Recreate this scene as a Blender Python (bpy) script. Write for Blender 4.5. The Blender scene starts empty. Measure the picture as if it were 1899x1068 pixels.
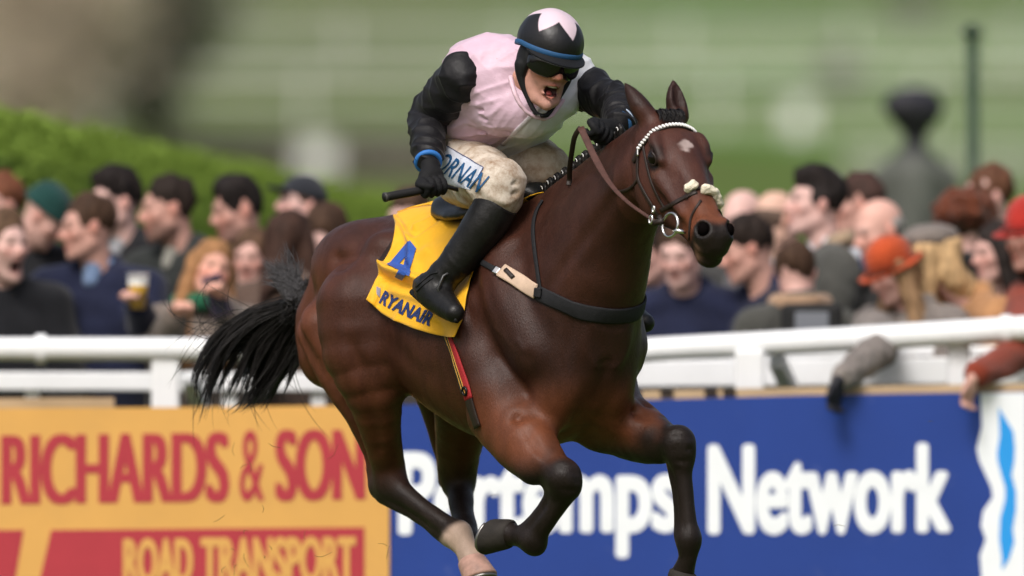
import bpy, bmesh, math, random
import numpy as np
from mathutils import Vector, Matrix
from mathutils.bvhtree import BVHTree

# ---------------------------------------------------------------- camera
SC = bpy.context.scene
D, S0, HOR, ZC = 45.0, 600.0, 910.0, 0.6      # camera distance (m), pixels per metre at the horse, horizon row, camera height
FPX = D * S0
PITCH = math.atan((HOR - 534.0) / FPX)
cam_data = bpy.data.cameras.new('camera')
cam = bpy.data.objects.new('camera', cam_data)
SC.collection.objects.link(cam)
cam.location = (0.0, -D, ZC)
cam.rotation_euler = (math.radians(90) + PITCH, 0, 0)
cam_data.sensor_width = 36.0
cam_data.lens = 36.0 * FPX / 1899.0
cam_data.clip_start = 1.0
cam_data.clip_end = 4000.0
cam_data.dof.use_dof = True
cam_data.dof.focus_distance = 44.75
cam_data.dof.aperture_fstop = cam_data.lens / 1000.0 / 0.205
SC.camera = cam

# ---------------------------------------------------------------- sky, sun, exposure
world = bpy.data.worlds.new('World'); SC.world = world; world.use_nodes = True
wn, wl = world.node_tree.nodes, world.node_tree.links
wn.clear()
sky = wn.new('ShaderNodeTexSky'); sky.sky_type = 'NISHITA'; sky.sun_disc = False
SUN_EL, SUN_AZ = math.radians(50), math.radians(203)
sky.sun_elevation = SUN_EL; sky.sun_rotation = SUN_AZ
sky.air_density = 1.0; sky.dust_density = 6.0; sky.ozone_density = 0.6
hsv = wn.new('ShaderNodeHueSaturation'); hsv.inputs['Saturation'].default_value = 0.70
bg = wn.new('ShaderNodeBackground'); bg.inputs['Strength'].default_value = 0.108
wo = wn.new('ShaderNodeOutputWorld')
wl.new(sky.outputs[0], hsv.inputs['Color']); wl.new(hsv.outputs[0], bg.inputs[0]); wl.new(bg.outputs[0], wo.inputs[0])
sun_data = bpy.data.lights.new('sun', 'SUN'); sun_data.energy = 1.5; sun_data.angle = math.radians(22)
sun_data.color = (1.0, 0.99, 0.98)
sun = bpy.data.objects.new('sun', sun_data); SC.collection.objects.link(sun)
sd = Vector((math.sin(SUN_AZ) * math.cos(SUN_EL), math.cos(SUN_AZ) * math.cos(SUN_EL), math.sin(SUN_EL)))
sun.rotation_euler = sd.to_track_quat('Z', 'Y').to_euler()
sun.location = (0, 0, 20)
SC.view_settings.view_transform = 'Standard'; SC.view_settings.look = 'None'
SC.view_settings.gamma = 1.0; SC.view_settings.exposure = 0.42
try: SC.view_settings.use_curve_mapping = False
except Exception: pass
SC.render.engine = 'CYCLES'
SC.cycles.use_denoising = True
try: SC.cycles.denoiser = 'OPENIMAGEDENOISE'
except Exception: pass
SC.cycles.max_bounces = 6
SC.cycles.sample_clamp_indirect = 5.0

# ---------------------------------------------------------------- helpers: pixels to places
_f = np.array([0, math.cos(PITCH), math.sin(PITCH)]); _u = np.array([0, -math.sin(PITCH), math.cos(PITCH)])
CAMP = np.array([0.0, -D, ZC])
def ray(px, py):
    d = _f + np.array([1.0, 0, 0]) * ((px - 949.5) / FPX) + _u * ((534.0 - py) / FPX)
    return d
def P(px, py, Y):
    d = ray(px, py)
    return CAMP + d * ((Y + D) / d[1])
def PV(px, py, Y): return Vector(P(px, py, Y))
def lin(c):
    c = np.asarray(c, float) / 255.0
    return tuple(np.where(c <= 0.04045, c / 12.92, ((c + 0.055) / 1.055) ** 2.4))
def spline(pts, n):
    """Catmull-Rom through the rows of pts, n samples, even in arc length."""
    p = np.asarray(pts, float)
    if len(p) == 2: return p[0] + np.linspace(0, 1, n)[:, None] * (p[1] - p[0])
    q = np.vstack([2 * p[0] - p[1], p, 2 * p[-1] - p[-2]])
    out = []
    for i in range(1, len(q) - 2):
        t = np.linspace(0, 1, 24, endpoint=False)[:, None]
        a, b, c, d = q[i - 1], q[i], q[i + 1], q[i + 2]
        out.append(0.5 * (2 * b + (c - a) * t + (2 * a - 5 * b + 4 * c - d) * t ** 2 + (3 * b - a - 3 * c + d) * t ** 3))
    out = np.vstack(out + [p[-1:]])
    L = np.concatenate([[0], np.cumsum(np.linalg.norm(np.diff(out[:, :3], axis=0), axis=1))])
    t = np.linspace(0, L[-1], n)
    return np.stack([np.interp(t, L, out[:, k]) for k in range(out.shape[1])], 1)
def unit(v):
    v = np.asarray(v, float); return v / (np.linalg.norm(v) + 1e-12)
def rot_z(a): return np.array([[math.cos(a), -math.sin(a), 0], [math.sin(a), math.cos(a), 0], [0, 0, 1.0]])
def rot_axis(ax, a): return np.array(Matrix.Rotation(a, 3, Vector(ax)))

class Noise:
    """A cheap band-limited noise: a sum of random plane waves."""
    def __init__(self, seed, n=9):
        g = np.random.RandomState(seed); k = g.normal(size=(n, 3)); k /= np.linalg.norm(k, axis=1)[:, None]
        self.k = k * g.uniform(0.7, 1.3, (n, 1)); self.p = g.uniform(0, 6.28, n)
    def __call__(self, X, Y, Z, f):
        s = 0
        for k, p in zip(self.k, self.p): s = s + np.sin((X * k[0] + Y * k[1] + Z * k[2]) * f + p)
        return s / math.sqrt(len(self.p) / 2.0) * 0.5

# ---------------------------------------------------------------- helpers: blended solid modelling on a grid
class Field:
    def __init__(self, lo, hi, h):
        self.lo = np.array(lo, float); self.h = h
        self.n = np.ceil((np.array(hi, float) - self.lo) / h).astype(int) + 1
        self.v = np.full(self.n, 0.4, np.float32)
    def blk(self, lo, hi):
        a = np.clip(np.floor((np.array(lo) - self.lo) / self.h).astype(int), 0, self.n)
        b = np.clip(np.ceil((np.array(hi) - self.lo) / self.h).astype(int) + 1, 0, self.n)
        if np.any(b <= a): return None
        ax = [(self.lo[i] + np.arange(a[i], b[i]) * self.h).astype(np.float32) for i in range(3)]
        return tuple(slice(a[i], b[i]) for i in range(3)), ax[0][:, None, None], ax[1][None, :, None], ax[2][None, None, :]
    def put(self, sl, d, k, op='u'):
        a = self.v[sl]
        if op == 'u':
            if k > 0:
                hh = np.maximum(k - np.abs(a - d), 0); self.v[sl] = np.minimum(a, d) - hh * hh / (4 * k)
            else: self.v[sl] = np.minimum(a, d)
        else:
            d = -d
            if k > 0:
                hh = np.maximum(k - np.abs(a - d), 0); self.v[sl] = np.maximum(a, d) + hh * hh / (4 * k)
            else: self.v[sl] = np.maximum(a, d)
    def tube(self, pts, k=0.02, op='u', n=None, flat=None):
        """pts rows (x,y,z,r): a tapered, rounded tube; flat=(axis, factor) squashes it along axis."""
        p = np.asarray(pts, float)
        if n: p = spline(p, n)
        m = p[:, 3].max() * (1.0 if flat is None else max(1.0, 1.0 / flat[1])) + max(k, self.h) * 1.2
        b = self.blk(p[:, :3].min(0) - m, p[:, :3].max(0) + m)
        if b is None: return
        sl, X, Y, Z = b
        best = None
        for i in range(len(p) - 1):
            A, B = p[i], p[i + 1]; ba = B[:3] - A[:3]; L = float(ba @ ba) + 1e-12
            x, y, z = X - A[0], Y - A[1], Z - A[2]
            t = np.clip((x * ba[0] + y * ba[1] + z * ba[2]) / L, 0, 1)
            qx, qy, qz = x - t * ba[0], y - t * ba[1], z - t * ba[2]
            q2 = qx * qx + qy * qy + qz * qz
            if flat is not None:
                ax, f = flat; e = qx * ax[0] + qy * ax[1] + qz * ax[2]
                q2 = np.maximum(q2 + e * e * (f * f - 1), 0)
            d = np.sqrt(q2) - (A[3] + (B[3] - A[3]) * t)
            best = d if best is None else np.minimum(best, d)
        self.put(sl, best.astype(np.float32), k, op)
    def ell(self, c, r, axes=None, k=0.03, op='u'):
        c = np.asarray(c, float); r = np.asarray(r, float)
        A = np.eye(3) if axes is None else np.asarray(axes, float)
        ext = np.sqrt(((A * r[:, None]) ** 2).sum(0)) + max(k, self.h) * 1.2
        b = self.blk(c - ext, c + ext)
        if b is None: return
        sl, X, Y, Z = b
        x, y, z = X - c[0], Y - c[1], Z - c[2]
        k0 = k1 = 0
        for i in range(3):
            q = x * A[i, 0] + y * A[i, 1] + z * A[i, 2]
            k0 = k0 + (q / r[i]) ** 2; k1 = k1 + (q / r[i] ** 2) ** 2
        k0 = np.sqrt(k0); d = k0 * (k0 - 1) / (np.sqrt(k1) + 1e-6)
        self.put(sl, d.astype(np.float32), k, op)
    def prof(self, O, a, r, n, T, top, bot, w, k=0.05, egg=0.0, ex=2.0, mid=None):
        """A body of varying oval section along axis a (r: sideways, n: up)."""
        O, a, r, n = (np.asarray(v, float) for v in (O, a, r, n))
        q = spline(np.stack([T, top, bot, w, np.zeros(len(T)) if mid is None else mid], 1), 96)
        q = q[np.argsort(q[:, 0])]
        mw = max(np.abs(q[:, 1]).max(), np.abs(q[:, 2]).max()); ww = q[:, 3].max() + np.abs(q[:, 4]).max()
        cs = [O + a * t + r * l + n * u for t in (q[0, 0], q[-1, 0]) for l in (-ww, ww) for u in (q[:, 1].max(), q[:, 2].min())]
        b = self.blk(np.min(cs, 0) - k * 1.2 - self.h, np.max(cs, 0) + k * 1.2 + self.h)
        if b is None: return
        sl, X, Y, Z = b
        x, y, z = X - O[0], Y - O[1], Z - O[2]
        t = x * a[0] + y * a[1] + z * a[2]; l = x * r[0] + y * r[1] + z * r[2]; u = x * n[0] + y * n[1] + z * n[2]
        tt = np.clip(t, q[0, 0], q[-1, 0])
        tp, bt, wd, md = (np.interp(tt, q[:, 0], q[:, i]) for i in (1, 2, 3, 4))
        c = (tp + bt) / 2; hh = np.maximum((tp - bt) / 2, 1e-3)
        e = (u - c) / hh
        wd = np.maximum(wd * (1 - egg * np.clip(e, -1, 1)), 1e-3)
        f = (l - md) / wd
        if ex == 2.0: k0 = np.sqrt(e * e + f * f)
        else: k0 = (np.abs(e) ** ex + np.abs(f) ** ex) ** (1 / ex)
        k1 = np.sqrt((e / hh) ** 2 + (f / wd) ** 2)
        d = k0 * (k0 - 1) / (k1 + 1e-6)
        dc = np.abs(t - tt)
        d = np.where(dc > 0, np.sqrt(np.maximum(d, 0) ** 2 + dc * dc), d)
        self.put(sl, d.astype(np.float32), k)
    def add(self, fn, lo=None, hi=None):
        b = self.blk(self.lo if lo is None else lo, self.lo + self.n * self.h if hi is None else hi)
        sl, X, Y, Z = b; self.v[sl] += fn(X, Y, Z).astype(np.float32)
    def dent(self, pts, amp, sig, n=14):
        """Sink (amp>0) or raise (amp<0) the surface along a path, softly."""
        p = spline(np.asarray(pts, float), n) if len(pts) > 1 else np.asarray(pts, float)
        m = sig * 2.6; b = self.blk(p.min(0) - m, p.max(0) + m)
        if b is None: return
        sl, X, Y, Z = b; d2 = None
        for i in range(max(len(p) - 1, 1)):
            A = p[i]; ba = (p[i + 1] - A) if len(p) > 1 else np.zeros(3); L = float(ba @ ba) + 1e-12
            x, y, z = X - A[0], Y - A[1], Z - A[2]
            t = np.clip((x * ba[0] + y * ba[1] + z * ba[2]) / L, 0, 1)
            q = (x - t * ba[0]) ** 2 + (y - t * ba[1]) ** 2 + (z - t * ba[2]) ** 2
            d2 = q if d2 is None else np.minimum(d2, q)
        w = np.exp(-d2 / sig ** 2) - math.exp(-6.7)
        self.v[sl] += (amp * np.maximum(w, 0)).astype(np.float32)
    def cut(self, fn):
        sl, X, Y, Z = self.blk(self.lo, self.lo + self.n * self.h)
        self.v = np.maximum(self.v, fn(X, Y, Z).astype(np.float32))
    def mesh(self, smooth=1):
        """Surface nets: vertices (n,3) and quads (m,4)."""
        V = self.v; S = V < 0
        c = np.zeros(self.n - 1, np.int8)
        for i in (0, 1):
            for j in (0, 1):
                for k in (0, 1):
                    c += S[i:self.n[0] - 1 + i, j:self.n[1] - 1 + j, k:self.n[2] - 1 + k]
        idx = np.argwhere((c > 0) & (c < 8))
        ids = np.full(self.n - 1, -1, np.int32); ids[tuple(idx.T)] = np.arange(len(idx))
        cor = np.array([(i, j, k) for i in (0, 1) for j in (0, 1) for k in (0, 1)])
        vals = np.stack([V[tuple((idx + o).T)] for o in cor], 1)
        acc = np.zeros((len(idx), 3)); cnt = np.zeros(len(idx))
        for p in range(8):
            for q in range(p + 1, 8):
                if np.abs(cor[p] - cor[q]).sum() != 1: continue
                a, b = vals[:, p], vals[:, q]; m = (a < 0) != (b < 0)
                t = np.where(m, a / np.where(a - b == 0, 1, a - b), 0)[:, None]
                acc += np.where(m[:, None], cor[p] + t * (cor[q] - cor[p]), 0); cnt += m
        vs = self.lo + (idx + acc / cnt[:, None]) * self.h
        qs = []
        for ax in range(3):
            o1, o2 = [(1, 2), (2, 0), (0, 1)][ax]
            e = np.eye(3, dtype=int)
            A = S[tuple(slice(0, self.n[i] - 1) for i in range(3))]
            sh = tuple(slice(1, self.n[i]) if i == ax else slice(0, self.n[i] - 1) for i in range(3))
            B = S[sh]
            g = np.argwhere(A != B); g = g[(g[:, o1] > 0) & (g[:, o2] > 0)]
            fl = A[tuple(g.T)]
            q = np.stack([ids[tuple((g - d).T)] for d in (e[o1] + e[o2], e[o2], e[o1] * 0, e[o1])], 1)
            q[~fl] = q[~fl][:, ::-1]
            qs.append(q)
        qs = np.vstack(qs); qs = qs[(qs >= 0).all(1)]
        for _ in range(smooth):
            s = np.zeros_like(vs); cn = np.bincount(qs.ravel(), minlength=len(vs)).astype(float)
            for a, b in ((0, 1), (1, 2), (2, 3), (3, 0)):
                for k in range(3):
                    s[:, k] += np.bincount(qs[:, a], vs[qs[:, b], k], len(vs)) + np.bincount(qs[:, b], vs[qs[:, a], k], len(vs))
            vs = 0.5 * vs + 0.5 * s / np.maximum(2 * cn, 1)[:, None]
        return vs, qs

# ---------------------------------------------------------------- helpers: objects
COL = SC.collection
def link(o, parent=None):
    COL.objects.link(o)
    if parent is not None: o.parent = parent
    return o
def tag(o, label=None, cat=None, group=None, kind=None):
    for k, v in (('label', label), ('category', cat), ('group', group), ('kind', kind)):
        if v: o[k] = v
    return o
def empty(name, loc, label=None, cat=None, group=None):
    o = bpy.data.objects.new(name, None); o.location = Vector(loc); o.empty_display_size = 0.1
    return tag(link(o), label, cat, group)
def base_of(o):
    return np.array(o.matrix_basis.translation) if o is not None else np.zeros(3)
def origin_of(o):
    t = np.zeros(3)
    while o is not None: t = t + np.array(o.matrix_basis.translation); o = o.parent
    return t
def mesh_obj(name, vs, fs, mat, parent=None, loc=None, smooth=True, col=None):
    """vs in world coordinates; the object sits at loc (or its parent's origin)."""
    vs = np.asarray(vs, float)
    po = origin_of(parent); base = po if loc is None else np.asarray(loc, float)
    me = bpy.data.meshes.new(name)
    v = (vs - base).astype(np.float32)
    if isinstance(fs, np.ndarray):
        nv, nf, k = len(v), len(fs), fs.shape[1]
        me.vertices.add(nv); me.vertices.foreach_set('co', v.ravel())
        me.loops.add(nf * k); me.loops.foreach_set('vertex_index', fs.astype(np.int32).ravel())
        me.polygons.add(nf)
        me.polygons.foreach_set('loop_start', np.arange(0, nf * k, k, dtype=np.int32))
        me.update(calc_edges=True)
    else:
        me.from_pydata([tuple(p) for p in v], [], [tuple(int(i) for i in f) for f in fs]); me.update()
    if smooth: me.polygons.foreach_set('use_smooth', np.ones(len(me.polygons), bool))
    if col is not None:
        c = np.ones((len(v), 4), np.float32); col = np.asarray(col)
        c[:, :col.shape[1]] = col
        at = me.color_attributes.new('Col', 'FLOAT_COLOR', 'POINT'); at.data.foreach_set('color', c.ravel())
    if mat is not None:
        for m in (mat if isinstance(mat, (list, tuple)) else [mat]): me.materials.append(m)
    o = bpy.data.objects.new(name, me); link(o, parent)
    o.location = Vector(base - po)
    return o
def largest(vs, qs):
    """Only the biggest connected piece of a mesh."""
    lab = np.arange(len(vs))
    while True:
        m = lab[qs].min(1); new = lab.copy(); np.minimum.at(new, qs.ravel(), np.repeat(m, 4)); new = new[new]
        if (new == lab).all(): break
        lab = new
    k = np.bincount(lab).argmax(); keep = lab == k; idx = np.cumsum(keep) - 1
    return vs[keep], idx[qs[keep[qs].all(1)]]
class MB:
    """Collects boxes, tubes and lathes into one mesh (world coordinates)."""
    def __init__(self): self.v, self.f = [], []
    def add(self, vs, fs):
        n = len(self.v); self.v += [tuple(p) for p in vs]; self.f += [tuple(i + n for i in f) for f in fs]; return self
    def box(self, c, half, M=None, bev=0.0):
        c = np.asarray(c, float); M = np.eye(3) if M is None else np.asarray(M)
        if bev <= 0:
            p = [c + M @ (np.array((i, j, k)) * half) for i in (-1, 1) for j in (-1, 1) for k in (-1, 1)]
            return self.add(p, [(0, 1, 3, 2), (4, 6, 7, 5), (0, 4, 5, 1), (2, 3, 7, 6), (0, 2, 6, 4), (1, 5, 7, 3)])
        bm = bmesh.new(); bmesh.ops.create_cube(bm, size=2.0)
        for v in bm.verts: v.co = Vector(np.array(v.co) * half)
        bmesh.ops.bevel(bm, geom=bm.edges[:] , offset=bev, segments=2, affect='EDGES', profile=0.5)
        bm.verts.index_update()
        p = [c + M @ np.array(v.co) for v in bm.verts]; f = [[v.index for v in fc.verts] for fc in bm.faces]
        bm.free(); return self.add(p, f)
    def beam(self, a, b, w, h, up=(0, 0, 1), bev=0.0):
        a, b = np.asarray(a, float), np.asarray(b, float); t = unit(b - a); s = unit(np.cross(t, up)); u = np.cross(s, t)
        return self.box((a + b) / 2, np.array([np.linalg.norm(b - a) / 2, w / 2, h / 2]), np.stack([t, s, u], 1), bev)
    def tube(self, pts, seg=8, cap=True):
        p = np.asarray(pts, float); n = len(p); t = np.gradient(p[:, :3], axis=0)
        s = np.cross(t[0], (0.3, 0.2, 1)); vs = []
        for i in range(n):
            ti = unit(t[i]); s = unit(s - ti * (s @ ti)); u = np.cross(ti, s)
            for j in range(seg):
                a = 2 * math.pi * j / seg
                vs.append(p[i, :3] + p[i, 3] * (math.cos(a) * s + math.sin(a) * u))
        fs = [(i * seg + j, i * seg + (j + 1) % seg, (i + 1) * seg + (j + 1) % seg, (i + 1) * seg + j) for i in range(n - 1) for j in range(seg)]
        if cap: fs += [tuple(range(seg))[::-1], tuple((n - 1) * seg + j for j in range(seg))]
        return self.add(vs, fs)
    def lathe(self, prof, c, M=None, seg=20, cap=True):
        M = np.eye(3) if M is None else np.asarray(M); c = np.asarray(c, float); vs = []
        for r, z in prof:
            for j in range(seg):
                a = 2 * math.pi * j / seg; vs.append(c + M @ np.array([r * math.cos(a), r * math.sin(a), z]))
        n = len(prof)
        fs = [(i * seg + j, i * seg + (j + 1) % seg, (i + 1) * seg + (j + 1) % seg, (i + 1) * seg + j) for i in range(n - 1) for j in range(seg)]
        if cap: fs += [tuple(range(seg))[::-1], tuple((n - 1) * seg + j for j in range(seg))]
        return self.add(vs, fs)
    def build(self, name, mat, parent=None, loc=None, smooth=False, col=None):
        return mesh_obj(name, np.array(self.v), self.f, mat, parent, loc, smooth, col)

# ---------------------------------------------------------------- helpers: materials
def mat(name, color=(0.5, 0.5, 0.5), rough=0.6, attr=False, vary=0.0, vscale=8.0, bump=0.0, bscale=60.0, bdetail=4.0,
        sheen=0.0, coat=0.0, metal=0.0, spec=0.28, rvary=0.0, sss=0.0, trans=0.0, alpha=1.0, stretch=None, dirt=None):
    m = bpy.data.materials.new(name); m.use_nodes = True
    nt = m.node_tree; N, L = nt.nodes, nt.links; b = N['Principled BSDF']
    b.inputs['Roughness'].default_value = rough; b.inputs['Metallic'].default_value = metal
    b.inputs['Specular IOR Level'].default_value = spec
    b.inputs['Sheen Weight'].default_value = sheen; b.inputs['Coat Weight'].default_value = coat
    if sss: b.inputs['Subsurface Weight'].default_value = sss; b.inputs['Subsurface Radius'].default_value = (0.012, 0.005, 0.003); b.inputs['Subsurface Scale'].default_value = 1.0
    if trans: b.inputs['Transmission Weight'].default_value = trans
    b.inputs['Alpha'].default_value = alpha
    tc = N.new('ShaderNodeTexCoord'); src = tc.outputs['Object']
    if stretch:
        mp = N.new('ShaderNodeMapping'); mp.inputs['Scale'].default_value = stretch; L.new(src, mp.inputs[0]); src = mp.outputs[0]
    if attr:
        c = N.new('ShaderNodeAttribute'); c.attribute_name = 'Col'; out = c.outputs['Color']
    else:
        c = N.new('ShaderNodeRGB'); c.outputs[0].default_value = (*color, 1); out = c.outputs[0]
    def noise(sc, det=4.0, ro=0.6):
        t = N.new('ShaderNodeTexNoise'); t.inputs['Scale'].default_value = sc; t.inputs['Detail'].default_value = det
        t.inputs['Roughness'].default_value = ro; L.new(src, t.inputs['Vector']); return t.outputs['Fac']
    if vary:
        r = N.new('ShaderNodeMapRange'); r.inputs['From Min'].default_value = 0.3; r.inputs['From Max'].default_value = 0.7
        r.inputs['To Min'].default_value = 1 - vary; r.inputs['To Max'].default_value = 1 + vary
        L.new(noise(vscale), r.inputs['Value'])
        x = N.new('ShaderNodeVectorMath'); x.operation = 'SCALE'; L.new(out, x.inputs[0]); L.new(r.outputs[0], x.inputs['Scale']); out = x.outputs[0]
    if dirt:
        dc, dscale, lo, hi = dirt
        r = N.new('ShaderNodeMapRange'); r.inputs['From Min'].default_value = lo; r.inputs['From Max'].default_value = hi
        L.new(noise(dscale, 6.0, 0.7), r.inputs['Value'])
        mx = N.new('ShaderNodeMix'); mx.data_type = 'RGBA'; L.new(r.outputs[0], mx.inputs['Factor'])
        L.new(out, mx.inputs['A']); mx.inputs['B'].default_value = (*dc, 1); out = mx.outputs['Result']
    L.new(out, b.inputs['Base Color'])
    if rvary:
        r = N.new('ShaderNodeMapRange'); r.inputs['From Min'].default_value = 0.3; r.inputs['From Max'].default_value = 0.7
        r.inputs['To Min'].default_value = max(rough - rvary, 0.02); r.inputs['To Max'].default_value = rough + rvary
        L.new(noise(vscale * 1.7), r.inputs['Value']); L.new(r.outputs[0], b.inputs['Roughness'])
    if bump:
        bp = N.new('ShaderNodeBump'); bp.inputs['Strength'].default_value = 1.0; bp.inputs['Distance'].default_value = bump
        L.new(noise(bscale, bdetail), bp.inputs['Height']); L.new(bp.outputs[0], b.inputs['Normal'])
    return m

def text_mesh(s, size=1.0, bold=0.0, spacing=1.0, sx=1.0, shear=0.0, res=4):
    """Flat outline of a line of text: verts (n,2) with baseline at 0, and faces. Starts at x=0."""
    cu = bpy.data.curves.new('t', 'FONT'); cu.body = s; cu.size = size; cu.offset = bold; cu.space_character = spacing
    cu.resolution_u = res; cu.shear = shear; cu.fill_mode = 'FRONT'
    o = bpy.data.objects.new('t', cu); COL.objects.link(o); bpy.context.view_layer.update()
    me = bpy.data.meshes.new_from_object(o.evaluated_get(bpy.context.evaluated_depsgraph_get()))
    v = np.array([tuple(p.co) for p in me.vertices])[:, :2]; f = [tuple(p.vertices) for p in me.polygons]
    bpy.data.objects.remove(o); bpy.data.curves.remove(cu); bpy.data.meshes.remove(me)
    v[:, 0] -= v[:, 0].min(); v[:, 0] *= sx
    return v, f
# ================================================================ the ground and what stands far behind
def ground_z(d):                                         # d: distance from the camera
    return np.where(d < 130, 0.0, np.where(d < 800, 0.05 * (d - 130), 33.5 + 0.01 * (d - 800)))
def at_hill(px, py):
    """Where a pixel's line of sight meets the hillside."""
    e = (HOR - py) / FPX; d = 7.1 / (0.05 - e); w = P(px, py, d - D); w[2] = float(ground_z(d)); return w
M_GROUND = bpy.data.materials.new('turf'); M_GROUND.use_nodes = True
N, Lk = M_GROUND.node_tree.nodes, M_GROUND.node_tree.links; b = N['Principled BSDF']; b.inputs['Roughness'].default_value = 0.9; b.inputs['Specular IOR Level'].default_value = 0.1
tc = N.new('ShaderNodeTexCoord'); sx = N.new('ShaderNodeSeparateXYZ'); Lk.new(tc.outputs['Object'], sx.inputs[0])
def rng_node(src, a, b_, c=0.0, d=1.0):
    r = N.new('ShaderNodeMapRange'); r.interpolation_type = 'SMOOTHSTEP'
    for k, v in zip(('From Min', 'From Max', 'To Min', 'To Max'), (a, b_, c, d)): r.inputs[k].default_value = v
    Lk.new(src, r.inputs['Value']); return r.outputs[0]
def mixc(f, a, b_):
    m = N.new('ShaderNodeMix'); m.data_type = 'RGBA'; Lk.new(f, m.inputs['Factor'])
    for s, k in ((a, 'A'), (b_, 'B')):
        if isinstance(s, tuple): m.inputs[k].default_value = (*s, 1)
        else: Lk.new(s, m.inputs[k])
    return m.outputs['Result']
n1 = N.new('ShaderNodeTexNoise'); n1.inputs['Scale'].default_value = 0.12; n1.inputs['Detail'].default_value = 5; Lk.new(tc.outputs['Object'], n1.inputs['Vector'])
n2 = N.new('ShaderNodeTexNoise'); n2.inputs['Scale'].default_value = 1.3; n2.inputs['Detail'].default_value = 6; Lk.new(tc.outputs['Object'], n2.inputs['Vector'])
side = rng_node(sx.outputs['X'], -5.0, 6.0)
c = mixc(side, (0.085, 0.115, 0.030), (0.068, 0.142, 0.022))                # rougher grass on one side, greener on the other
c = mixc(rng_node(n1.outputs['Fac'], 0.42, 0.62), c, (0.088, 0.108, 0.026))
def band(y0, y1):
    mlt = N.new('ShaderNodeMath'); mlt.operation = 'MULTIPLY'
    Lk.new(rng_node(sx.outputs['Y'], y0, y0 + 6), mlt.inputs[0]); Lk.new(rng_node(sx.outputs['Y'], y1, y1 - 6), mlt.inputs[1]); return mlt.outputs[0]
for y0, y1 in ((296, 326), (232, 252)): c = mixc(band(y0, y1), c, mixc(side, (0.130, 0.155, 0.080), (0.255, 0.315, 0.175)))   # mown, paler strips of the track
c = mixc(rng_node(n2.outputs['Fac'], 0.35, 0.75, 0.0, 0.35), c, (0.06, 0.095, 0.02))
Lk.new(c, b.inputs['Base Color'])
ys = np.concatenate([np.arange(-75, 85, 8.0), np.arange(85, 600, 10.0), np.arange(600, 1800, 60.0)]); xs = np.concatenate([[-700, -400, -200, -100], np.arange(-60, 61, 6.0), [100, 200, 400, 700]])
gv = np.array([(x, y, float(ground_z(np.array(y + D)))) for y in ys for x in xs]); nu = len(xs)
gfq = np.array([(i * nu + j, i * nu + j + 1, (i + 1) * nu + j + 1, (i + 1) * nu + j) for i in range(len(ys) - 1) for j in range(nu - 1)])
tag(mesh_obj('ground', gv, gfq, M_GROUND), kind='structure')

M_PLASTIC = mat('white rail plastic', (0.80, 0.81, 0.82), rough=0.35, vary=0.04, vscale=6, dirt=((0.45, 0.43, 0.38), 9, 0.62, 0.82))
M_FARW = mat('weathered white paint', (0.75, 0.75, 0.72), rough=0.6)
# running rails up on the hill
for y_, lab in ((300.0, 'white running rail crossing the upper hillside'), (237.0, 'white running rail crossing the lower hillside behind the statue')):
    z0 = float(ground_z(np.array(y_ + D))); r = empty('running_rail', (0, y_, z0), lab, 'rail', 'white rails on the far hillside')
    MB().beam((-26, y_, z0 + 1.15), (26, y_, z0 + 1.15), 0.10, 0.10, bev=0.03).build('top_rail', M_FARW, r)
    MB().beam((-26, y_, z0 + 0.62), (26, y_, z0 + 0.62), 0.04, 0.06, bev=0.01).build('lower_rail', M_FARW, r)
    for x in np.arange(-24, 25, 4.0): MB().beam((x, y_ + 0.1, z0), (x, y_ + 0.1, z0 + 1.1), 0.08, 0.08, up=(0, 1, 0)).build('post', M_FARW, r)

# foliage and twigs made of many small faces
def leaf_cloud(pts, size, rng_, flat=0.5, long=1.6):
    n = len(pts); a = rng_.normal(size=(n, 3)); a /= np.linalg.norm(a, axis=1)[:, None]; b_ = np.cross(a, rng_.normal(size=(n, 3))); b_ /= np.linalg.norm(b_, axis=1)[:, None]
    s = size * rng_.uniform(0.6, 1.4, (n, 1)); a, b_ = a * s * long, b_ * s * flat
    v = np.stack([pts - a, pts + b_, pts + a, pts - b_], 1).reshape(-1, 3); return v, np.arange(4 * n).reshape(n, 4)
M_BARK = mat('grey brown bark', (0.10, 0.082, 0.066), rough=0.9, vary=0.3, bump=0.02, bscale=6)
M_TWIG = mat('bare brown twigs', (0.50, 0.42, 0.32), rough=0.9, vary=0.3, vscale=1.5)
M_TWIGD = mat('dark evergreen foliage', (0.15, 0.155, 0.11), rough=0.85, vary=0.35, vscale=2.0)
def tree(px, py, h, wd, mt, lab, seed, n=3000):
    g = np.random.RandomState(seed); base = at_hill(px, py); t = empty('tree', base, lab, 'tree', 'trees on the far hillside')
    tr = MB(); tips = []
    trunk = spline(np.array([(*base, 0.16), (*(base + np.array((g.normal(0, .1), 0, h * 0.35))), 0.12), (*(base + np.array((g.normal(0, .25), g.normal(0, .2), h * 0.8))), 0.05)]), 8); tr.tube(trunk, 7)
    for k in range(13):
        s = trunk[g.randint(2, 7), :3]; d = unit(np.array((g.normal(), g.normal(), abs(g.normal()) * 0.8 + 0.3))); L2 = g.uniform(0.5, 1.0) * wd
        p = spline(np.array([(*s, 0.06), (*(s + d * L2 * 0.5 + np.array((0, 0, 0.1))), 0.035), (*(s + d * L2 + np.array((0, 0, 0.5))), 0.012)]), 6); tr.tube(p, 5); tips.append(p)
    tr.build('trunk', M_BARK, t, smooth=True)
    tp = np.vstack(tips); c = tp[g.randint(0, len(tp), n), :3] + g.normal(0, 1, (n, 3)) * np.array((0.42, 0.42, 0.45)) * wd * 0.45
    v, f = leaf_cloud(c, 0.10, g, 0.28, 2.0); mesh_obj('crown', v, f, mt, t, smooth=False)
tree(20, 380, 6.2, 2.0, M_TWIG, 'bare brown tree at the left edge of the hillside', 11)
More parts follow.
